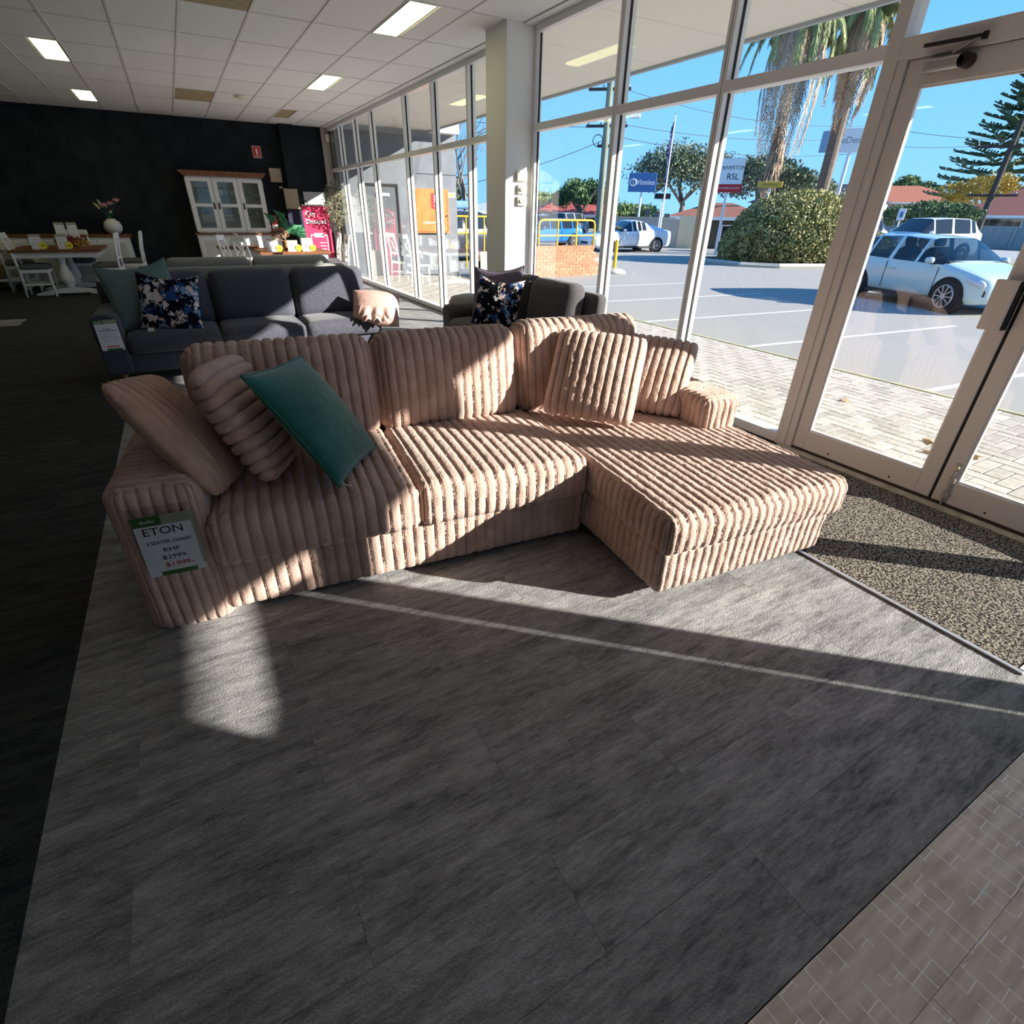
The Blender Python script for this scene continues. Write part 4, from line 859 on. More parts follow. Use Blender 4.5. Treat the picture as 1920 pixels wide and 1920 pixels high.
YST = mat('yellow_steel', (.78,.46,.02), .4)
def rail(label, pts, posts, zt, zm, zb):
    r = E('railing', label, 'railing')
    (xa, ya), (xb, yb) = pts
    B().tube([(xa,ya,zb),(xa,ya,zt-.12),(xa+.04*(xb>xa or -1),ya,zt-.03),(xa+.14*(1 if xb>xa else -1),ya,zt),(xb-.14*(1 if xb>xa else -1),yb,zt),(xb-.04*(1 if xb>xa else -1),yb,zt-.03),(xb,yb,zt-.12),(xb,yb,zb)],.028,10).obj('top_rail', YST, r, True)
    B().tube([(xa,ya,zm),(xb,yb,zm)],.022,8).obj('mid_rail', YST, r)
    for t in posts: x = xa+(xb-xa)*t; y = ya+(yb-ya)*t; B().cyl((x,y,zb),(x,y,zt),.024,n=10).obj('post', YST, r)
rail('yellow tubular railing on the low brick wall', ((8.86,14.05),(10.80,14.05)), (.33,.67), 1.37, .98, .58)
rail('yellow tubular railing far along the ramp, behind the column', ((7.4,17.6),(9.6,17.6)), (.4,.7), 1.40, .92, -.1)
r = E('bollard', 'yellow bollard in a round concrete footing beside the ramp wall', 'bollard', (11.95,14.35,GZ)); B().cyl((0,0,0),(0,0,.90),.055,n=14).obj('post', YST, r); B().lathe([(.055,.90),(.05,.93),(.0,.945)],14).obj('cap', YST, r, True); B().lathe([(.38,0),(.36,.05),(.25,.11),(.06,.14)],20).obj('footing', CONC, r, True)

# ------------------------------------------------------------------ cars
TYRE = mat('tyre', (.018,.017,.016), .85); RIM = mat('alloy_rim', (.55,.54,.53), .3, metal=.7); LINER = mat('arch_liner', (.012,.012,.012), .9)
CARGL = glass('car_glass', (.30,.36,.40), 1.6); CARGD = mat('dark_car_glass', (.02,.025,.03), .05, spec=.8); LAMP = mat('headlamp', (.55,.60,.68), .1, spec=.9); TAIL = mat('tail_lamp', (.45,.02,.02), .2)
TRIM = mat('black_trim', (.02,.02,.022), .5)
def wheel(par, x, y, r, side):
    w_ = B().cyl((x,y-.10*side,r),(x,y+.10*side,r),r,n=28).obj('tyre', TYRE, par, bev=.03)
    b = B(); yo = y+side*.103
    b.tube([(x+r*.66*math.cos(t),yo,r+r*.66*math.sin(t)) for t in [k*math.pi/14 for k in range(29)]],.016,6,False)
    for k in range(10):
        t = k*math.pi/5; t2 = t+(.16 if k % 2 else -.16)
        b.bar((x+r*.12*math.cos(t2),yo,r+r*.12*math.sin(t2)),(x+r*.66*math.cos(t),yo,r+r*.66*math.sin(t)),.02,.032,(0,1,0))
    b.cyl((x,yo-.02*side,r),(x,yo+.012*side,r),r*.16,n=14); b.obj('rim', RIM, w_)
    B().cyl((x,yo-.03*side,r),(x,yo-.018*side,r),r*.66,n=24).obj('brake_disc', LINER, w_)
def car(name, label, loc, ang, paint, kind='hatch', glassm=CARGD, sc=1.0):
    """x forward; origin on the ground under the middle"""
    r = E(name, label, 'car', loc, ang); r.scale = (sc,sc,sc)
    P = {'hatch': dict(L=3.75,H=1.38,W=.84,fw=1.20,rw=-1.22,cowl=.95,rf=.25,rr=-1.40,bl=-1.72,belt=.86,hood=.84,nose=.58),
         'sedan': dict(L=4.62,H=1.40,W=.90,fw=1.42,rw=-1.36,cowl=.92,rf=.12,rr=-.70,bl=-1.92,belt=.90,hood=.84,nose=.58),
         'suv': dict(L=4.55,H=1.68,W=.92,fw=1.38,rw=-1.28,cowl=1.00,rf=.42,rr=-1.72,bl=-2.08,belt=1.06,hood=1.02,nose=.70)}[kind]
    L2 = P['L']/2; W = P['W']; H = P['H']; be = P['belt']; zb = .20
    bp = (P['rf']+P['rr'])/2+.12
    # station: x, bottom, belt z, top z, belt half width, top half width
    st = [(L2,.34,P['nose']-.04,P['nose'],W*.55,W*.40),(L2-.06,.24,P['nose']+.06,P['nose']+.10,W*.78,W*.55),(L2-.25,zb,P['hood']-.13,P['hood']-.08,W*.93,W*.70),(L2-.6,zb,P['hood']-.05,P['hood'],W*.985,W*.78),
          (P['cowl'],zb,be-.01,P['hood']+.07,W,W*.82),(P['cowl']-.06,zb,be,P['hood']+.10,W,W*.83),(P['rf'],zb,be+.01,H-.05,W,W*.70),(P['rf']-.06,zb,be+.01,H-.035,W,W*.71),(bp+.05,zb,be+.02,H,W,W*.72),(bp-.05,zb,be+.02,H,W,W*.72),
          (P['rr']+.30,zb,be+.04,H-.02,W,W*.70),(P['rr']+.24,zb,be+.045,H-.025,W,W*.70),(P['rr'],zb,be+.06,H-.06,W*.985,W*.66),
          (P['bl'],zb+.02,be+.04,be+.10 if kind == 'sedan' else be+.14,W*.95,W*.74),(-L2+.10,zb+.05,be-.0,be+.06,W*.88,W*.70),(-L2,zb+.12,be-.16,be-.10,W*.74,W*.55)]
    rings = []
    for x, z0, zs, zt, w_, wt in st:
        d = .05 if zt-zs > .25 else (zt-zs)*.3
        rings.append([(x,0,z0),(x,w_*.86,z0),(x,w_*.97,z0+.09),(x,w_*1.0,z0+(zs-z0)*.45),(x,w_*1.0,z0+(zs-z0)*.72),(x,w_*.96,zs),(x,wt,zt-d),(x,wt*.78,zt-d*.25),(x,0,zt)])
    J = 9; ns = len(st); V = []
    for ring in rings:
        V += ring
        V += [(x,-y,z) for x, y, z in ring]
    body = []; side = []; wind = []; rear = []
    for i in range(ns-1):
        for sg in (0, 1):
            for j in range(J-1):
                a = i*2*J+sg*J+j; q = (a, a+1, a+2*J+1, a+2*J)
                tgt = body
                if j == 5 and i in (7, 9) : tgt = side
                elif j == 5 and i == 6 and False: tgt = side
                elif j == 5 and i == 11: tgt = side
                elif j == 5 and i == 5: tgt = side
                elif j in (6, 7) and i == 5: tgt = wind
                elif j in (6, 7) and i == 12: tgt = rear
                tgt.append(q)
    body.append(tuple(range(J))+tuple(range(2*J-1, J, -1)) if False else tuple(range(1, J))+tuple(range(2*J-1, J-1, -1)))
    e0 = (ns-1)*2*J; body.append(tuple(e0+k for k in range(1, J))+tuple(e0+k for k in range(2*J-1, J-1, -1)))
    def sub(nm, faces, m):
        idx = sorted({v for f in faces for v in f}); mp_ = {v: k for k, v in enumerate(idx)}; bb = B(); bb.add([V[v] for v in idx], [tuple(mp_[v] for v in f) for f in faces]); o = bb.obj(nm, m, r, True); return o
    bo = sub('body', body, paint); sd = bo.modifiers.new('sub', 'SUBSURF'); sd.levels = 1; sd.render_levels = 1
    es = bo.data; 
    cr_ = es.attributes.new('crease_edge', 'FLOAT', 'EDGE'); 
    for e in es.edges: cr_.data[e.index].value = .55
    for nm, fs in (('side_window', side), ('windscreen', wind), ('rear_window', rear)): sub(nm, fs, glassm)
    R = .31 if kind != 'suv' else .35
    for x in (P['fw'], P['rw']):
        for s_ in (1, -1):
            B().cyl((x,s_*(W-.16),R),(x,s_*(W+.004),R),R*1.16,n=28).obj('wheel_arch', LINER, r); wheel(r, x, s_*(W-.085), R, s_)
    for s_ in (1, -1):
        hl = B(); hl.M = Matrix.Translation((L2-.28,s_*W*.83,P['hood']-.21)) @ Matrix.Rotation(s_*rad(-28), 4, 'Z'); hl.lathe([(.02,-.06),(.22,-.045),(.25,0),(.20,.05),(.02,.06)],16)
        o = hl.obj('headlight', LAMP, r, True); 
        for v in o.data.vertices:
            c = Vector((L2-.28,s_*W*.83,0)); dx = v.co.x-c.x; dy = v.co.y-c.y; v.co.y = c.y+dy*.42; v.co.z += dx*-.22
        B().box(-L2+.02,-L2+.20,s_*W*.62-.12,s_*W*.62+.12,be-.28,be-.02).obj('tail_light', TAIL, r, bev=.04)
        m_ = B().lathe([(.0,-.06),(.07,-.05),(.09,0),(.07,.05),(.0,.06)],12,(P['cowl']-.28,s_*(W+.09),be+.07)).obj('mirror', paint, r, True); m_.scale = (1,1,1)
        B().box(P['cowl']-.32,P['cowl']-.24,s_*(W-.02)-.06,s_*(W-.02)+.06,be+.0,be+.03).obj('mirror_stalk', TRIM, m_)
        B().box(bp-.02,bp-.008,s_*(W+.002)-.004,s_*(W+.002)+.004,zb+.12,be-.02).obj('door_gap', TRIM, r); B().box(P['cowl']-.10,P['cowl']-.088,s_*(W+.002)-.004,s_*(W+.002)+.004,zb+.12,be-.04).obj('door_gap', TRIM, r)
        B().box(bp+.06,bp+.26,s_*(W+.012)-.012,s_*(W+.012)+.012,be-.16,be-.125).obj('door_handle', paint, r, bev=.008)
        B().box(L2-.20,L2-.045,s_*W*.66-.10,s_*W*.66+.10,.36,.50).obj('fog_light', TRIM, r, bev=.03)
    B().box(L2-.10,L2+.004,-W*.42,W*.42,.34,.46).obj('grille', TRIM, r, bev=.02)
    B().box(L2-.06,L2+.012,-.25,.25,P['nose']-.12,P['nose']-.02).obj('number_plate', WHITE, r)
    B().box(-L2-.01,-L2+.05,-.26,.26,.55,.66).obj('number_plate', WHITE, r)
    B().box(P['rw']+.35,P['fw']-.35,-W-.004,W+.004,zb-.02,zb+.06).obj('side_sill', TRIM, r)
    return r
MINT = mat('mint_paint', (.52,.66,.66), .25, coat=.8); CWH = mat('white_paint_car', (.82,.83,.85), .25, coat=.8); CBL = mat('blue_paint', (.02,.18,.62), .25, coat=.8); CDK = mat('dark_paint', (.02,.025,.04), .25, coat=.8); CSI = mat('silver_paint', (.42,.43,.45), .3, coat=.8)
hd = math.atan2(-.944,-.33)
# the front wheel touches down near (13.35, 5.5)
swift = car('hatchback', 'pale mint hatchback driving past with a driver inside, seen through the door', (14.41, 6.38, GZ), hd, MINT, 'hatch', CARGL)
CLO = mat('dark_shirt', (.02,.03,.07), .9); SKIN = mat('skin', (.50,.27,.19), .6); CSEAT = mat('car_seat', (.03,.03,.033), .9)
for y in (.38,-.38):
    b = B(); b.box(-.35,.15,y-.24,y+.24,.35,.55); b.M = Matrix.Translation((-.32,y,.55)) @ Matrix.Rotation(rad(-14), 4, 'Y'); b.box(-.09,.09,-.23,.23,0,.58); b.box(-.05,.05,-.13,.13,.60,.80); b.obj('front_seat', CSEAT, swift, bev=.04)
B().box(-1.3,-.85,-.65,.65,.4,.95).obj('rear_seat', CSEAT, swift, bev=.05); B().box(.55,.95,-.75,.75,.55,.93).obj('dashboard', CSEAT, swift, bev=.05)
B().tube([(.36+.05*math.sin(t),-.38+.18*math.cos(t),.86+.17*math.sin(t)) for t in [k*.35 for k in range(19)]],.016,6).obj('steering_wheel', TRIM, swift)
def skinbody(name, pts, edges, mt, parent=None, lvl=2):
    me = bpy.data.meshes.new(name); me.from_pydata([p[:3] for p in pts], edges, []); o = bpy.data.objects.new(name, me); link(o, parent)
    sk = o.modifiers.new('skin', 'SKIN'); lay = me.skin_vertices[0].data if me.skin_vertices else None
    if lay is None:
        bm = bmesh.new(); bm.from_mesh(me); bm.verts.layers.skin.verify(); bm.to_mesh(me); bm.free(); lay = me.skin_vertices[0].data
    for k, p in enumerate(pts): lay[k].radius = (p[3], p[4] if len(p) > 4 else p[3])
    lay[0].use_root = True; s_ = o.modifiers.new('sub', 'SUBSURF'); s_.levels = lvl; s_.render_levels = lvl; me.materials.append(mt); return o
# driver (right-hand drive: -y side of the car faces the shop)
dpts = [(-.18,0,.52,.16,.15),(-.22,0,.72,.15,.13),(-.26,0,.92,.17,.12),(-.26,0,1.04,.07,.06),(-.22,.0,1.10,.055,.055),
        (-.25,-.18,1.0,.07),(-.10,-.22,.82,.052),(.12,-.17,.86,.042),(.27,-.12,.92,.036),(-.25,.18,1.0,.07),(-.10,.22,.82,.052),(.12,.17,.86,.042),(.27,.12,.92,.036),(.05,-.12,.56,.09),(.30,-.12,.58,.07),(.05,.12,.56,.09),(.30,.12,.58,.07)]
dr_ = skinbody('person', dpts, [(0,1),(1,2),(2,3),(3,4),(2,5),(5,6),(6,7),(7,8),(2,9),(9,10),(10,11),(11,12),(0,13),(13,14),(0,15),(15,16)], CLO)
dr_.matrix_world = Matrix.Translation(swift.location) @ Matrix.Rotation(hd, 4, 'Z') @ Matrix.Translation((0,-.38,0)); tag(dr_, 'driver in a dark top with both hands on the wheel of the mint hatchback', 'person')
hd_ = B().lathe([(.0,-.12),(.045,-.115),(.065,-.08),(.078,-.02),(.082,.03),(.075,.08),(.05,.115),(.0,.125)],16).obj('head', SKIN, dr_, True); hd_.location = (-.17,0,1.21); hd_.scale = (1.15,1,1)
hr = B().lathe([(.075,-.04),(.088,.0),(.09,.05),(.08,.09),(.05,.125),(.0,.135)],14).obj('hair', mat('grey_hair',(.10,.09,.08),.9), dr_, True); hr.location = (-.19,0,1.225); hr.scale = (1.1,1,1)
B().lathe([(.0,-.02),(.014,-.01),(.006,.02)],8,(-.07,0,1.205)).obj('nose', SKIN, dr_, True)
for s_ in (-1,1):
    B().lathe([(.0,-.025),(.012,-.015),(.014,.01),(.0,.025)],8,(-.18,s_*.084,1.205)).obj('ear', SKIN, dr_, True); B().lathe([(0,-.008),(.009,0),(0,.008)],8,(-.085,s_*.032,1.225)).obj('eye', BLACK, dr_)
    b = B(); b.tube([(.24,s_*.12,.915),(.31,s_*.12,.925),(.34,s_*.125,.93)],[.03,.04,.03],8)
    for q in range(4): b.tube([(.33,s_*(.10+.014*q),.945-.016*q),(.365,s_*(.10+.014*q),.955-.018*q),(.375,s_*(.095+.014*q),.935-.018*q)],[.009,.009,.008],6)
    b.tube([(.29,s_*.09,.94),(.33,s_*.075,.96),(.35,s_*.075,.955)],[.011,.010,.008],6); b.obj('hand', SKIN, dr_, True)
car('suv', 'white SUV with tinted glass parked behind the mint hatchback', (29.4,14.0,GZ), rad(162), CWH, 'suv', CARGD, 1.04)
car('sedan', 'white sedan parked facing left by the fence, seen between window posts', (19.75,23.15,GZ), rad(172), CWH, 'sedan')
car('blue_hatchback', 'bright blue hatchback behind the yellow railing', (18.3,28.0,GZ), rad(170), CBL, 'hatch')
car('silver_wagon', 'silver wagon parked beside the blue car behind the power pole', (22.5,33,GZ), rad(200), CSI, 'suv')
dk = car('dark_wagon', 'dark wagon with a roof box behind the ramp, seen left of the column', (9.6,20.6,GZ), rad(8), CDK, 'suv')
B().box(-1.0,.3,-.3,.35,1.70,1.98).obj('roof_box', mat('roofbox_blue',(.08,.20,.35),.5), dk, bev=.08)
car('white_van', 'white car at the right edge with a red tail light', (17.6,3.15,GZ), rad(-82), CWH, 'suv')
car('navy_wagon', 'dark car parked at the house behind the big bush', (30.6,18.6,GZ), rad(160), CDK, 'suv')
# ------------------------------------------------------------------ planting
def blob(name, par, c, R, n, size, m, seed, clumps=0, lo=.55, flat=.0):
    rg = np.random.default_rng(seed)
    d = rg.normal(size=(n,3)); d /= np.linalg.norm(d, axis=1)[:, None]
    if clumps:
        cc = rg.normal(size=(clumps,3)); cc /= np.linalg.norm(cc, axis=1)[:, None]; cc[:, 2] = np.abs(cc[:, 2])*.9-.15; cc *= rg.uniform(.45,.78,(clumps,1))
        k = rg.integers(0, clumps, n); p = cc[k]+d*rg.uniform(.20,.40,(clumps,1))[k]*rg.uniform(.55,1.05,(n,1))
    else: p = d*(rg.uniform(lo,1.0,(n,1))); 
    if flat is not None and not clumps: p[:, 2] = np.where(p[:, 2] < flat, -p[:, 2]*.6+flat, p[:, 2]) if flat > -1 else p[:, 2]
    p = p*np.array(R)+np.array(c)
    a = rg.normal(size=(n,3)); a /= np.linalg.norm(a, axis=1)[:, None]; b = np.cross(a, rg.normal(size=(n,3))); b /= np.linalg.norm(b, axis=1)[:, None]
    s_ = size*rg.uniform(.6,1.4,(n,1)); V = np.stack([p-a*s_, p+b*s_*.5, p+a*s_, p-b*s_*.5], 1).reshape(-1,3)
    F = np.arange(4*n).reshape(-1,4); return mk(name, V, F, m, par)
def leafmat(name, c1, c2, sc=1.2): return mat(name, c1, .65, c2, sc, world=True, spec=.25, lo=.38, hi=.62, detail=6)
BARK = mat('gum_bark', (.16,.13,.11), .9, (.26,.22,.19), 5)
def tree(name, label, base, H, R, n, size, m, seed, clumps=14, trunk=.25, group=None):
    r = E(name, label, 'tree', base, 0, group)
    b = B(); b.tube([(0,0,0),(.1*R,.0,H*.35),(-.05*R,.05*R,H*.6)],[trunk,trunk*.75,trunk*.4],8); rg = random.Random(seed)
    for k in range(5): a = rg.uniform(0,6.28); b.tube([(.05*R,0,H*.38),(math.cos(a)*R*.35,math.sin(a)*R*.35,H*.6),(math.cos(a)*R*.65,math.sin(a)*R*.65,H*.78)],[trunk*.4,trunk*.25,trunk*.08],6)
    b.obj('trunk', BARK, r); blob('foliage', r, (0,0,H*.62), (R,R,H*.42), n, size, m, seed, clumps); return r
GUM = leafmat('gum_leaves', (.09,.115,.06), (.22,.25,.15)); DKG = leafmat('dark_leaves', (.045,.09,.035), (.13,.20,.08)); MIDG = leafmat('mid_leaves', (.10,.16,.05), (.24,.32,.12))
tree('gum_tree', 'big grey-green gum tree behind the flagpole', (34,34,GZ), 6.4, 4.4, 14000, .10, GUM, 1, 34)
tree('gum_tree', 'wide gum tree behind the club sign', (33.5,26.5,GZ), 5.4, 3.6, 12000, .10, GUM, 2, 30)
tree('gum_tree', 'smaller gum tree left of the leaning palm trunk', (43.2,30,GZ), 4.8, 3.6, 8000, .10, GUM, 12, 24)
tree('round_tree', 'round dark green tree behind the blue car', (39.7,54,GZ), 5.2, 3.6, 9000, .12, DKG, 3, 26)
tree('round_tree', 'low green tree at the left behind the brick ramp', (38.2,61,GZ), 4.2, 3.1, 6000, .12, MIDG, 4, 20)
tree('shrub_tree', 'yellow-green shrub behind the charity sign post', (26.5,30.5,GZ), 2.5, 1.9, 5000, .08, MIDG, 5, 18)
tree('shrub_tree', 'dark tree behind the power pole', (26.5,36.5,GZ), 4.2, 2.3, 7000, .10, DKG, 6, 20)
tree('hedge_tree', 'dense dark green hedge tree by the roadside', (37.0,17.9,GZ), 2.9, 2.7, 12000, .08, DKG, 7, 36)
tree('young_tree', 'small light green tree right of the hedge', (44,18.7,GZ), 2.4, 1.2, 3500, .08, MIDG, 8, 14)
tree('autumn_tree', 'yellow autumn tree above the tiled roof', (63,26.0,GZ), 5.4, 4.0, 9000, .10, leafmat('autumn_leaves', (.30,.20,.03), (.62,.45,.08)), 9, 14)
tree('far_tree', 'distant green tree behind the two-storey houses', (96,49.3,GZ), 7.4, 4.2, 3600, .25, MIDG, 10, 12)
tree('bush_tree', 'green bush beside the carport wall', (25.4,20.6,GZ), 1.5, 1.0, 1600, .09, DKG, 11, 8)
# the big clipped bush in its kerbed bed
bed = E('garden_bed', 'kerbed garden bed with bark mulch under the big bush', 'garden bed', (0,0,0))
B().prism([(18.3,14.6),(19.2,13.7),(22.3,12.6),(25.5,12.0),(27,14),(25,17),(20,18.3),(18.4,16.8)], GZ, GZ+.07, 'z').obj('soil', mat('mulch',(.09,.05,.03),.95,(.18,.11,.07),20,bump=.02,bscale=20), bed)
B().tube([(18.25,16.8,GZ+.06),(18.2,14.55,GZ+.06),(19.1,13.6,GZ+.06),(22.3,12.5,GZ+.06),(25.6,11.9,GZ+.06)],.11,6).obj('kerb', CONC, bed)
bush = E('big_bush', 'large rounded olive-green bush in the car park bed', 'bush', (21.7,15.0,GZ))
BUSH = leafmat('bush_leaves', (.15,.16,.045), (.46,.40,.17), 2.6)
blob('foliage', bush, (0,0,.9), (3.0,2.3,1.72), 34000, .055, BUSH, 21, 0, .8, -.42); blob('inner_foliage', bush, (0,0,.8), (2.7,2.0,1.45), 2500, .25, DKG, 22, 0, .5, -.4)
blob('foliage', bush, (2.2,-1.6,.35), (1.5,1.1,.9), 8000, .05, BUSH, 23, 0, .75, -.3); blob('foliage', bush, (-1.6,.4,.5), (1.6,1.5,1.25), 12000, .055, BUSH, 24, 0, .75, -.3)
B().tube([(0,0,0),(.1,0,.8),(.0,.1,1.4)],[.12,.09,.05],8).obj('trunk', BARK, bush)
# palms
PB = mat('palm_bark', (.13,.095,.075), .9, (.20,.155,.125), 4, (1,1,9), bump=.01, bscale=20)
PG = leafmat('palm_green', (.12,.16,.05), (.34,.36,.14)); PD = leafmat('palm_dry', (.30,.21,.14), (.52,.39,.27))
def frond(par, base, az, L, droop, m, rg, lift=.5, nl=64, ll=.55):
    pts = []; h = Vector((math.cos(az), math.sin(az), 0))
    for k in range(13):
        t = k/12; out = L*(math.sin(min(t*droop, 1)*1.3)/1.3 if False else t*(1-.45*droop*t)); z = lift*L*t-droop*L*.95*t*t
        pts.append(Vector(base)+h*out+Vector((0,0,z)))
    b = B(); b.tube(pts, [.035*(1-.8*k/12)+.006 for k in range(13)], 5); sd = Vector((-h.y, h.x, 0))
    for k in range(nl):
        t = .12+.88*k/nl; f = t*12; i = min(int(f), 11); p = pts[i].lerp(pts[i+1], f-i); d = (pts[i+1]-pts[i]).normalized()
        for s_ in (-1, 1):
            l = ll*(1-.55*t)*rg.uniform(.8,1.2); tip = p+(sd*s_*.42+d*.35+Vector((0,0,-.75))).normalized()*l+Vector((rg.uniform(-.05,.05),rg.uniform(-.05,.05),0))
            wv_ = d*.026; mid = p.lerp(tip,.5)+sd*s_*.05; b.add([p-wv_, mid-wv_*1.2, tip, mid+wv_*1.2, p+wv_], [(0,1,2,3,4)])
    return b.obj('frond', m, par)
def palm(label, base, H, rt, seed, ndry=9, ngreen=15, cluster=None, dl=1.0):
    rg = random.Random(seed); r = E('palm_tree', label, 'palm tree', base)
    B().tube([(0,0,0),(0,.0,H*.5),(.0,0,H)],[rt*1.15,rt,rt*.9],12).obj('trunk', PB, r)
    for k in range(ngreen): frond(r, (0,0,H), k*2.4+rg.uniform(-.2,.2), rg.uniform(2.6,3.6), rg.uniform(.7,1.25), PG, rg, rg.uniform(.2,.7), ll=.75)
    for k in range(ndry): frond(r, (0,0,H-.15), k*2.0+rg.uniform(-.3,.3), dl*rg.uniform(2.3,3.4), rg.uniform(1.4,1.9), PD, rg, .15, ll=.8)
    if cluster:
        for k, (z0, L_, az) in enumerate(cluster): 
            b = B()
            for q in range(150):
                a = az+rg.uniform(-.9,.9); rr = rg.uniform(.1,.5); zz = z0-L_*rg.uniform(0,.75); p = Vector((math.cos(a)*rr*.8, math.sin(a)*rr*.8, zz)); tip = p+Vector((rg.uniform(-.14,.14), rg.uniform(-.14,.14), -rg.uniform(.4,.8)))
                b.bar(p, tip, .022, .008)
            b.obj('hanging_fruit_stalks', PD, r)
    return r
palm('palm with brown hanging fronds, left of the two and behind the bush', (23.69,18.42,GZ), 8.7, .19, 31, 16, 16, [(6.2,2.6,3.6),(4.6,1.5,4.2),(5.2,2.6,4.6),(3.7,1.2,3.2)])
palm('thick-trunked palm right of the bush, leaning over the roofs', (26.3,17.46,GZ), 8.95, .26, 33, 16, 18, [(8.2,1.4,4.0),(8.1,1.6,1.0)], dl=.72)
# norfolk pine
PINE = leafmat('pine_needles', (.03,.075,.045), (.09,.16,.08)); r = E('norfolk_pine', 'tall layered pine with horizontal branches at the right edge', 'tree', (72,29.2,GZ)); r.scale = (1.28,1.28,1.24); rg = random.Random(5)
B().tube([(0,0,0),(0,0,11.5)],[.35,.08],8).obj('trunk', BARK, r)
for k in range(15):
    z = 3.0+.58*k; Lb = 4.6*(1-(k/15.5))**.85+.3
    b = B()
    for q in range(8):
        a = q*.785+k*.4; h = Vector((math.cos(a),math.sin(a),0)); p1 = h*Lb+Vector((0,0,z+.25)); b.tube([(0,0,z),h*Lb*.5+Vector((0,0,z-.12)),p1],[.05,.035,.012],5)
        for e in range(22):
            t = .2+.8*e/22; p = h*Lb*t+Vector((0,0,z-.15+.45*t*t)); sd = Vector((-h.y,h.x,0))*rg.choice((-1,1)); tip = p+(h*.5+sd*.75).normalized()*.55*(1.15-t*.6)+Vector((0,0,.14)); b.bar(p, tip, .10, .07)
    b.obj('branch_whorl', PINE, r)
# bare tree behind the sheds, and one seen left of the column
def bare(label, base, H, seed):
    rg = random.Random(seed); b = B(); r = E('bare_tree', label, 'tree', base)
    def br(p, d, l, w_, n):
        q = p+d*l; b.tube([p, p.lerp(q,.5)+Vector((rg.uniform(-.1,.1),)*3)*l*.3, q],[w_,w_*.8,w_*.55],5)
        if n == 0: return
        for k in range(3): br(p.lerp(q, rg.uniform(.6,1)), (d+Vector((rg.gauss(0,.5),rg.gauss(0,.5),rg.gauss(.1,.4)))).normalized(), l*rg.uniform(.6,.8), w_*.55, n-1)
    br(Vector((0,0,0)), Vector((0,0,1)), H*.33, H*.018, 5); b.obj('branches', BARK, r); return r
bare('leafless tree beside the thick palm trunk', (41,25.7,GZ), 4.6, 3); bare('tall leafless tree seen just left of the white column', (15.5,33,GZ), 8.5, 4)
tree('gum_tree', 'dense tree behind the dark wagon left of the column', (15.5,38,GZ), 4.5, 3.0, 2600, .2, DKG, 41, 12)

# ------------------------------------------------------------------ poles, signs, wires
POLE = mat('treated_pole', (.15,.17,.13), .9, (.24,.26,.20), 3, (1,1,.3)); DPOLE = mat('dark_pole', (.05,.045,.04), .9)
def upole(label, base, H, r0, m, arms, ang):
    r = E('power_pole', label, 'power pole', base, ang); B().tube([(0,0,0),(0,0,H)],[r0,r0*.75],12).obj('pole', m, r)
    for z, w_ in arms:
        a = B().box(-w_/2,w_/2,-.06,.06,z,z+.12).obj('cross_arm', DPOLE, r)
        for x in (-w_*.45,-w_*.15,w_*.15,w_*.45): B().lathe([(.03,0),(.045,.05),(.03,.12)],8,(x,0,z+.12)).obj('insulator', STEEL, a)
    return r
p1_ = upole('thick green-grey power pole standing behind the white sedan', (20.6,26.5,GZ), 10.3, .19, POLE, ((5.5,2.1),(4.65,.8),(7.0,2.1)), rad(-40))
B().tube([(0,0,5.9),(.4,0,6.1),(1.2,0,6.0)],.03,6).obj('lamp_bracket', STEEL, p1_); B().box(1.1,1.65,-.11,.11,5.88,6.06).obj('street_lamp', WHITE, p1_, bev=.04)
B().tube([(-.4+.25*math.cos(t),0,4.95+.25*math.sin(t)) for t in [k*.42 for k in range(16)]],.02,5).obj('cable_coil', DPOLE, p1_)
upole('slim dark power pole beside the dental sign', (35.9,21.85,GZ), 6.6, .15, DPOLE, ((6.0,2.0),(5.2,1.4),(3.9,1.2)), rad(30))
upole('dark timber power pole before the pine at right', (42.6,17.4,GZ), 6.6, .18, DPOLE, ((5.3,3.4),(2.9,2.4)), rad(-60))
WIRE = mat('wire', (.03,.035,.04), .6)
def wire(label, a, b_, sag, r_=.012):
    a = Vector(a); b_ = Vector(b_); pts = [a.lerp(b_, k/14)-Vector((0,0,sag*4*(k/14)*(1-k/14))) for k in range(15)]; tag(B().tube(pts, r_, 4).obj('power_line', WIRE), label, 'power line', 'overhead power lines')
wire('power line sagging left from the thick pole', (20.4,26.4,4.85), (11.8,31.4,2.4), .35, .018); wire('upper power line left of the thick pole', (20.2,26.7,5.4), (7,36,6.6), .3, .015)
wire('power line from the thick pole across to the right', (20.7,26.4,5.1), (36.2,21.8,4.9), .5, .015); wire('higher power line from the thick pole to the dental sign pole', (20.8,26.4,7.1), (35.5,22,6.1), .5, .013)
wire('third power line between the two poles', (20.8,26.3,5.6), (36.2,21.6,5.6), .4, .013)
wire('power line crossing the sky beyond the door pane', (35.9,21.6,6.1), (42.6,17.0,5.5), .15, .014); wire('lower power line crossing beyond the door pane', (35.9,21.9,5.3), (42.4,17.6,5.4), .2, .012)
wire('high power line at the upper right corner above the door', (13,9.5,7.2), (20,2.0,7.6), .1, .012)
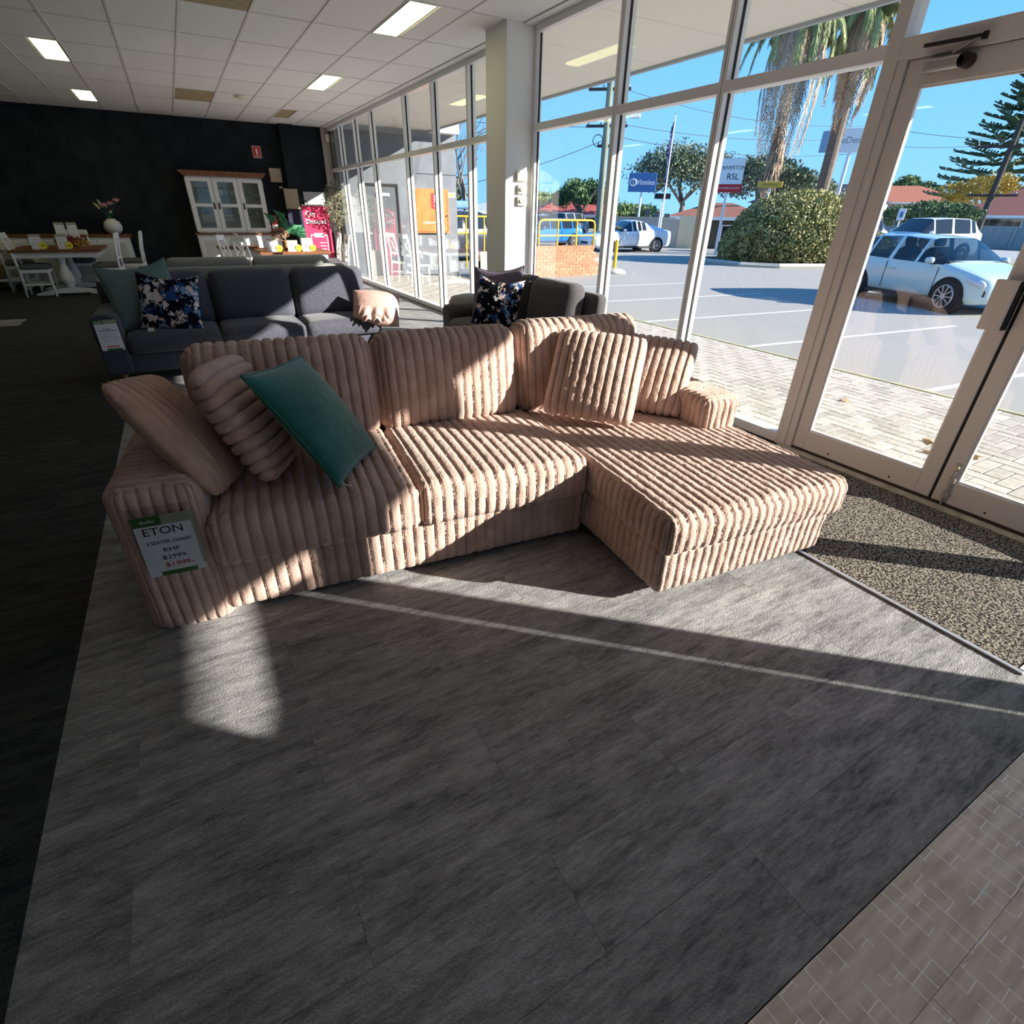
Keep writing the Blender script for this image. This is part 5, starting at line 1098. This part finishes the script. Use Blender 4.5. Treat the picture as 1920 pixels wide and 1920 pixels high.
# signs
def facing(p): return math.atan2(p[1], p[0])-math.pi/2
def signpost(name, label, c, w_, h_, m, posth, prad=.06, edge=WHITE):
    """board centred at c, facing the shop"""
    r = E(name, label, 'sign', (c[0],c[1],GZ), facing(c)); z = c[2]-GZ
    bd = B().box(-w_/2,w_/2,-.09,.09,z-h_/2,z+h_/2).obj('board', m, r, bev=.02); B().cyl((0,.0,0),(0,.0,z-h_/2),prad,n=10).obj('post', WHITE, r); return r, z, bd
VB = mat('sign_blue', (.06,.17,.42), .5); r, z, bd = signpost('charity_sign', 'blue charity shop sign on a white post behind the sedan', (23.86,26.95,3.12), 1.55, .92, VB, 0)
text('Vinnies', .36, WHITE, r, (.18,-.095,z), thick=.008); B().tube([(-.52+.17*math.cos(t),-.095,z+.17*math.sin(t)) for t in [k*.393 for k in range(17)]],.03,6).obj('emblem', WHITE, r); B().tube([(-.44,-.095,z+.08),(-.52,-.095,z+.1),(-.58,-.095,z+.04),(-.46,-.095,z-.03),(-.50,-.095,z-.1),(-.6,-.095,z-.07)],.02,5).obj('emblem', WHITE, r)
r, z, bd = signpost('club_sign', 'white club sign with red base panel behind the bush', (22.6,19.7,3.15), 1.15, 1.3, WHITE, 0); B().box(-.64,.64,-.10,.0,z-.66,z-.34).obj('red_panel', RED, r)
text('RIVERTON', .21, INK, r, (.14,-.096,z+.28)); text('RSL', .34, INK, r, (.14,-.096,z-.06)); text('NEW MEMBERS WELCOME', .085, WHITE, r, (0,-.103,z-.50))
for k in range(5): B().bar((-.50,-.096,z-.18+.14*k),(-.40,-.096,z-.08+.14*k),.01,.04).obj('emblem_stroke', INK, r)
r, z, bd = signpost('dental_sign', 'white dental clinic sign on a tall white post between palms and pole', (32.12,20.32,5.1), 1.9, 1.05, WHITE, 0, .09); text('eDental', .42, mat('sign_grey',(.25,.26,.28),.6), r, (.12,-.095,z), sx=.95); B().box(-1.5,-1.02,-.05,.05,z-.5,z+.45).obj('side_panel', mat('sign_blue2',(.25,.38,.55),.6), r)
r, z, bd = signpost('led_sign', 'dark electronic message sign behind the flagpole', (23.6,24.9,2.42), .85, .26, BLACK, 0, .03); B().box(-.43,.43,-.1,-.085,z-.14,z-.115).obj('edge', STEEL, r)
r, z, bd = signpost('yellow_sign', 'yellow street name blade above the big bush', (21.9,16.9,2.70), .95, .22, mat('amber_sign',(.80,.45,.06),.5), 0, .04); B().box(-.3,.3,-.095,-.089,z-.03,z+.03).obj('lettering', mat('yellow_ink',(.5,.3,.02),.6), r)
r, z, bd = signpost('parking_sign', 'small white parking sign on a yellow post by the hedge', (32.0,16.6,1.75), .32, .52, WHITE, 0, .035); B().box(-.06,.06,-.1,-.088,z-.12,z+.12).obj('symbol', VB, r)
r = E('flagpole', 'tall white flagpole with a limp dark blue flag', 'flagpole', (23.45,24.6,GZ)); B().tube([(0,0,0),(0,0,6.05)],[.05,.03],8).obj('pole', WHITE, r)
b = B()
for k in range(14):
    z = 5.8-.19*k; w_ = .05+.16*math.sin(min(1,k/9)*2.6); b.add([(-.03,0,z),(-.03-w_,.06*math.sin(k),z-.05),(-.03-w_*.9,.06*math.sin(k+1),z-.24),(-.03,0,z-.19)],[(0,1,2,3)]); b.add([(-.03,.03,z),(-.03-w_*.7,.1*math.sin(k*1.7),z-.08),(-.03-w_*.6,.09,z-.26),(-.03,.03,z-.19)],[(0,1,2,3)])
b.obj('flag', mat('flag_navy',(.01,.02,.10),.8), r); B().lathe([(.0,6.05),(.05,6.09),(.0,6.14)],8).obj('finial', STEEL, r)

# ------------------------------------------------------------------ buildings, fence, road
RTILE = mat('terracotta_tile', (.25,.075,.05), .8, (.36,.13,.09), 6, (3,3,10), bump=.03, bscale=7, bstretch=(3,3,12)); RDARK = mat('dark_roof', (.05,.05,.06), .8, (.08,.08,.09), 5); RTIN = mat('tin_roof', (.45,.47,.50), .5)
def hip(b, x0, x1, y0, y1, z0, z1, ov=.45, ridge=.5):
    x0 -= ov; x1 += ov; y0 -= ov; y1 += ov; dx = (x1-x0); dy = (y1-y0); m_ = min(dx,dy)/2*ridge*2
    if dx >= dy: A = ((x0+m_*.95,(y0+y1)/2,z1),(x1-m_*.95,(y0+y1)/2,z1)); f = [(0,1,5,4),(1,2,5),(2,3,4,5),(3,0,4),(3,2,1,0)]
    else: A = (((x0+x1)/2,y0+m_*.95,z1),((x0+x1)/2,y1-m_*.95,z1)); f = [(0,1,4),(1,2,5,4),(2,3,5),(3,0,4,5),(3,2,1,0)]
    return b.add([(x0,y0,z0),(x1,y0,z0),(x1,y1,z0),(x0,y1,z0),A[0],A[1]], f)
def house(label, c, ang, W, D, zh, zr, wm, rm, wins=(), name='house'):
    """front along local -y"""
    r = E(name, label, 'house', (c[0],c[1],GZ), ang); B().box(-W/2,W/2,0,D,0,zh).obj('walls', wm, r); hip(B(), -W/2, W/2, 0, D, zh, zr).obj('roof', rm, r)
    B().box(-W/2-.46,W/2+.46,-.5,-.44,zh-.12,zh+.04).obj('gutter', WHITE, r)
    for x, z, w_, h_ in wins:
        f = B().box(x-w_/2-.06,x+w_/2+.06,-.05,.0,z-h_/2-.06,z+h_/2+.06).obj('window', WHITE, r); B().box(x-w_/2,x+w_/2,-.06,-.045,z-h_/2,z+h_/2).obj('pane', CARGD, f)
    return r
CREAM = mat('cream_render', (.50,.44,.33), .9); GREYR = mat('grey_render', (.36,.36,.35), .9); BRN = mat('brown_render', (.34,.27,.22), .9); WREN = mat('white_render', (.62,.61,.58), .9)
house('two-storey brown house with dark hipped roof beyond the palms', (50.5,34,0), facing((50.5,34))+rad(10), 9, 8, 2.9, 4.45, BRN, RDARK, ((-3,2.2,1.0,1.2),(0,2.2,1.6,1.0),(3,2.2,1.0,1.2)))
house('far two-storey house with dark gabled roof next to the brown one', (66,42,0), facing((66,42))-rad(12), 8.5, 8, 3.3, 5.1, CREAM, RDARK, ((-2,2.3,1.0,1.1),(2,2.3,1.0,1.1)))
house('grey house with orange-red roof behind the hedge', (84,43.3,0), facing((84,43.3))+rad(18), 14.5, 10, 3.5, 5.6, GREYR, mat('orange_tile',(.36,.11,.06),.8,(.45,.16,.09),5), ((-3.5,2.0,1.4,1.2),(0,2.0,1.0,1.2),(3,2.0,1.4,1.2)))
house('low house with terracotta tiled roof behind the grey fence', (52.0,15.4,0), facing((52.0,15.4))+rad(6), 14, 9, 1.95, 4.2, GREYR, RTILE, ((-4.2,1.25,2.0,1.0),(-1.0,1.3,.8,1.2),(1.6,1.25,1.4,1.1),(4.5,1.25,1.4,1.0)))
house('pale shed with tin roof right of the bush', (33.5,21.6,0), facing((33.5,21.6)), 4.5, 4, 1.45, 2.0, WREN, RTIN, ((.5,.9,.9,.7),))
house('house with maroon tiled roof behind the power pole', (30.0,41,0), facing((30,41))+rad(14), 8, 7, 1.5, 3.0, GREYR, mat('maroon_tile',(.28,.05,.04),.8,(.36,.08,.06),6), ((-2,.9,1.2,.8),(1,.9,1.2,.8)))
house('pale building with flat grey roof at left beyond the ramp', (21.4,41,0), facing((21.4,41)), 6, 6, 1.6, 2.3, WREN, RTIN, ((-1.5,1.0,1.0,.8),(1.2,1.0,1.0,.8)))
cp = house('low carport with red-brown roof edge beside the cream wall', (26.6,23.4,0), facing((26.6,23.4)), 5.0, 4, 1.55, 2.3, mat('shade_brown',(.10,.08,.06),.9), mat('red_brown_roof',(.28,.11,.07),.8), ((.8,.8,1.0,.7),), 'carport')
r = E('garden_wall', 'grey and cream rendered wall behind the white sedan', 'wall', (23.9,25.6,GZ), facing((23.9,25.6))); B().box(-3.4,1.4,0,.2,0,1.45).obj('grey_wall', mat('wall_shade',(.40,.385,.35),.9), r); B().box(1.4,2.3,-.15,.25,0,1.62).obj('cream_pier', mat('pier_cream',(.66,.56,.38),.9), r); B().box(-3.5,1.4,-.04,.24,1.45,1.52).obj('coping', CONC, r)
for k in range(3): B().box(-.6+.55*k,-.3+.55*k,-.03,.0,1.45,1.9-.1*k).obj('wall_post', mat('dark_post%d'%k,(.14,.13,.13),.9), r)
fn = E('corrugated_fence', 'grey corrugated sheet fence across the road at right', 'fence', (48.0,18.0,GZ), facing((48,18))+rad(4)); FEN = mat('fence_grey',(.30,.36,.38),.7,(.36,.42,.44),2)
b = B(); n_ = 90; V = []
for k in range(n_*4+1):
    x = -7+20*k/(n_*4); V += [(x,.05*math.sin(k*math.pi/2),0),(x,.05*math.sin(k*math.pi/2),1.3)]
b.add(V, [(2*k,2*k+2,2*k+3,2*k+1) for k in range(n_*4)]); b.obj('sheets', FEN, fn)
B().box(-7,13,-.04,.04,1.28,1.34).obj('capping', FEN, fn)
for k in range(9): B().box(-7+2.5*k-.03,-7+2.5*k+.03,-.09,-.03,0,1.3).obj('fence_post', FEN, fn)
S(B().add([(34,30,GZ+.004),(46.6,20.0,GZ+.004),(44.5,5,GZ+.004),(40,-10,GZ+.004),(33,-10,GZ+.004),(36,12,GZ+.004),(30,28,GZ+.004)],[(0,1,2,3,4,5,6)]).obj('road', mat('road_grey',(.30,.30,.31),.9,(.34,.34,.35),40)))
S(B().add([(24.5,9.5,GZ+.006),(29.5,11.2,GZ+.006),(35.5,11.5,GZ+.006),(32,0,GZ+.006),(24.5,1,GZ+.006)],[(0,1,2,3,4)]).obj('lawn', mat('grass',(.20,.26,.05),.95,(.30,.36,.09),30,bump=.03,bscale=40)))
S(B().add([(46.8,20.5,GZ+.005),(49,19.2,GZ+.005),(47,2,GZ+.005),(44.6,4,GZ+.005)],[(0,1,2,3)]).obj('verge', mat('verge_soil',(.10,.11,.10),.95)))
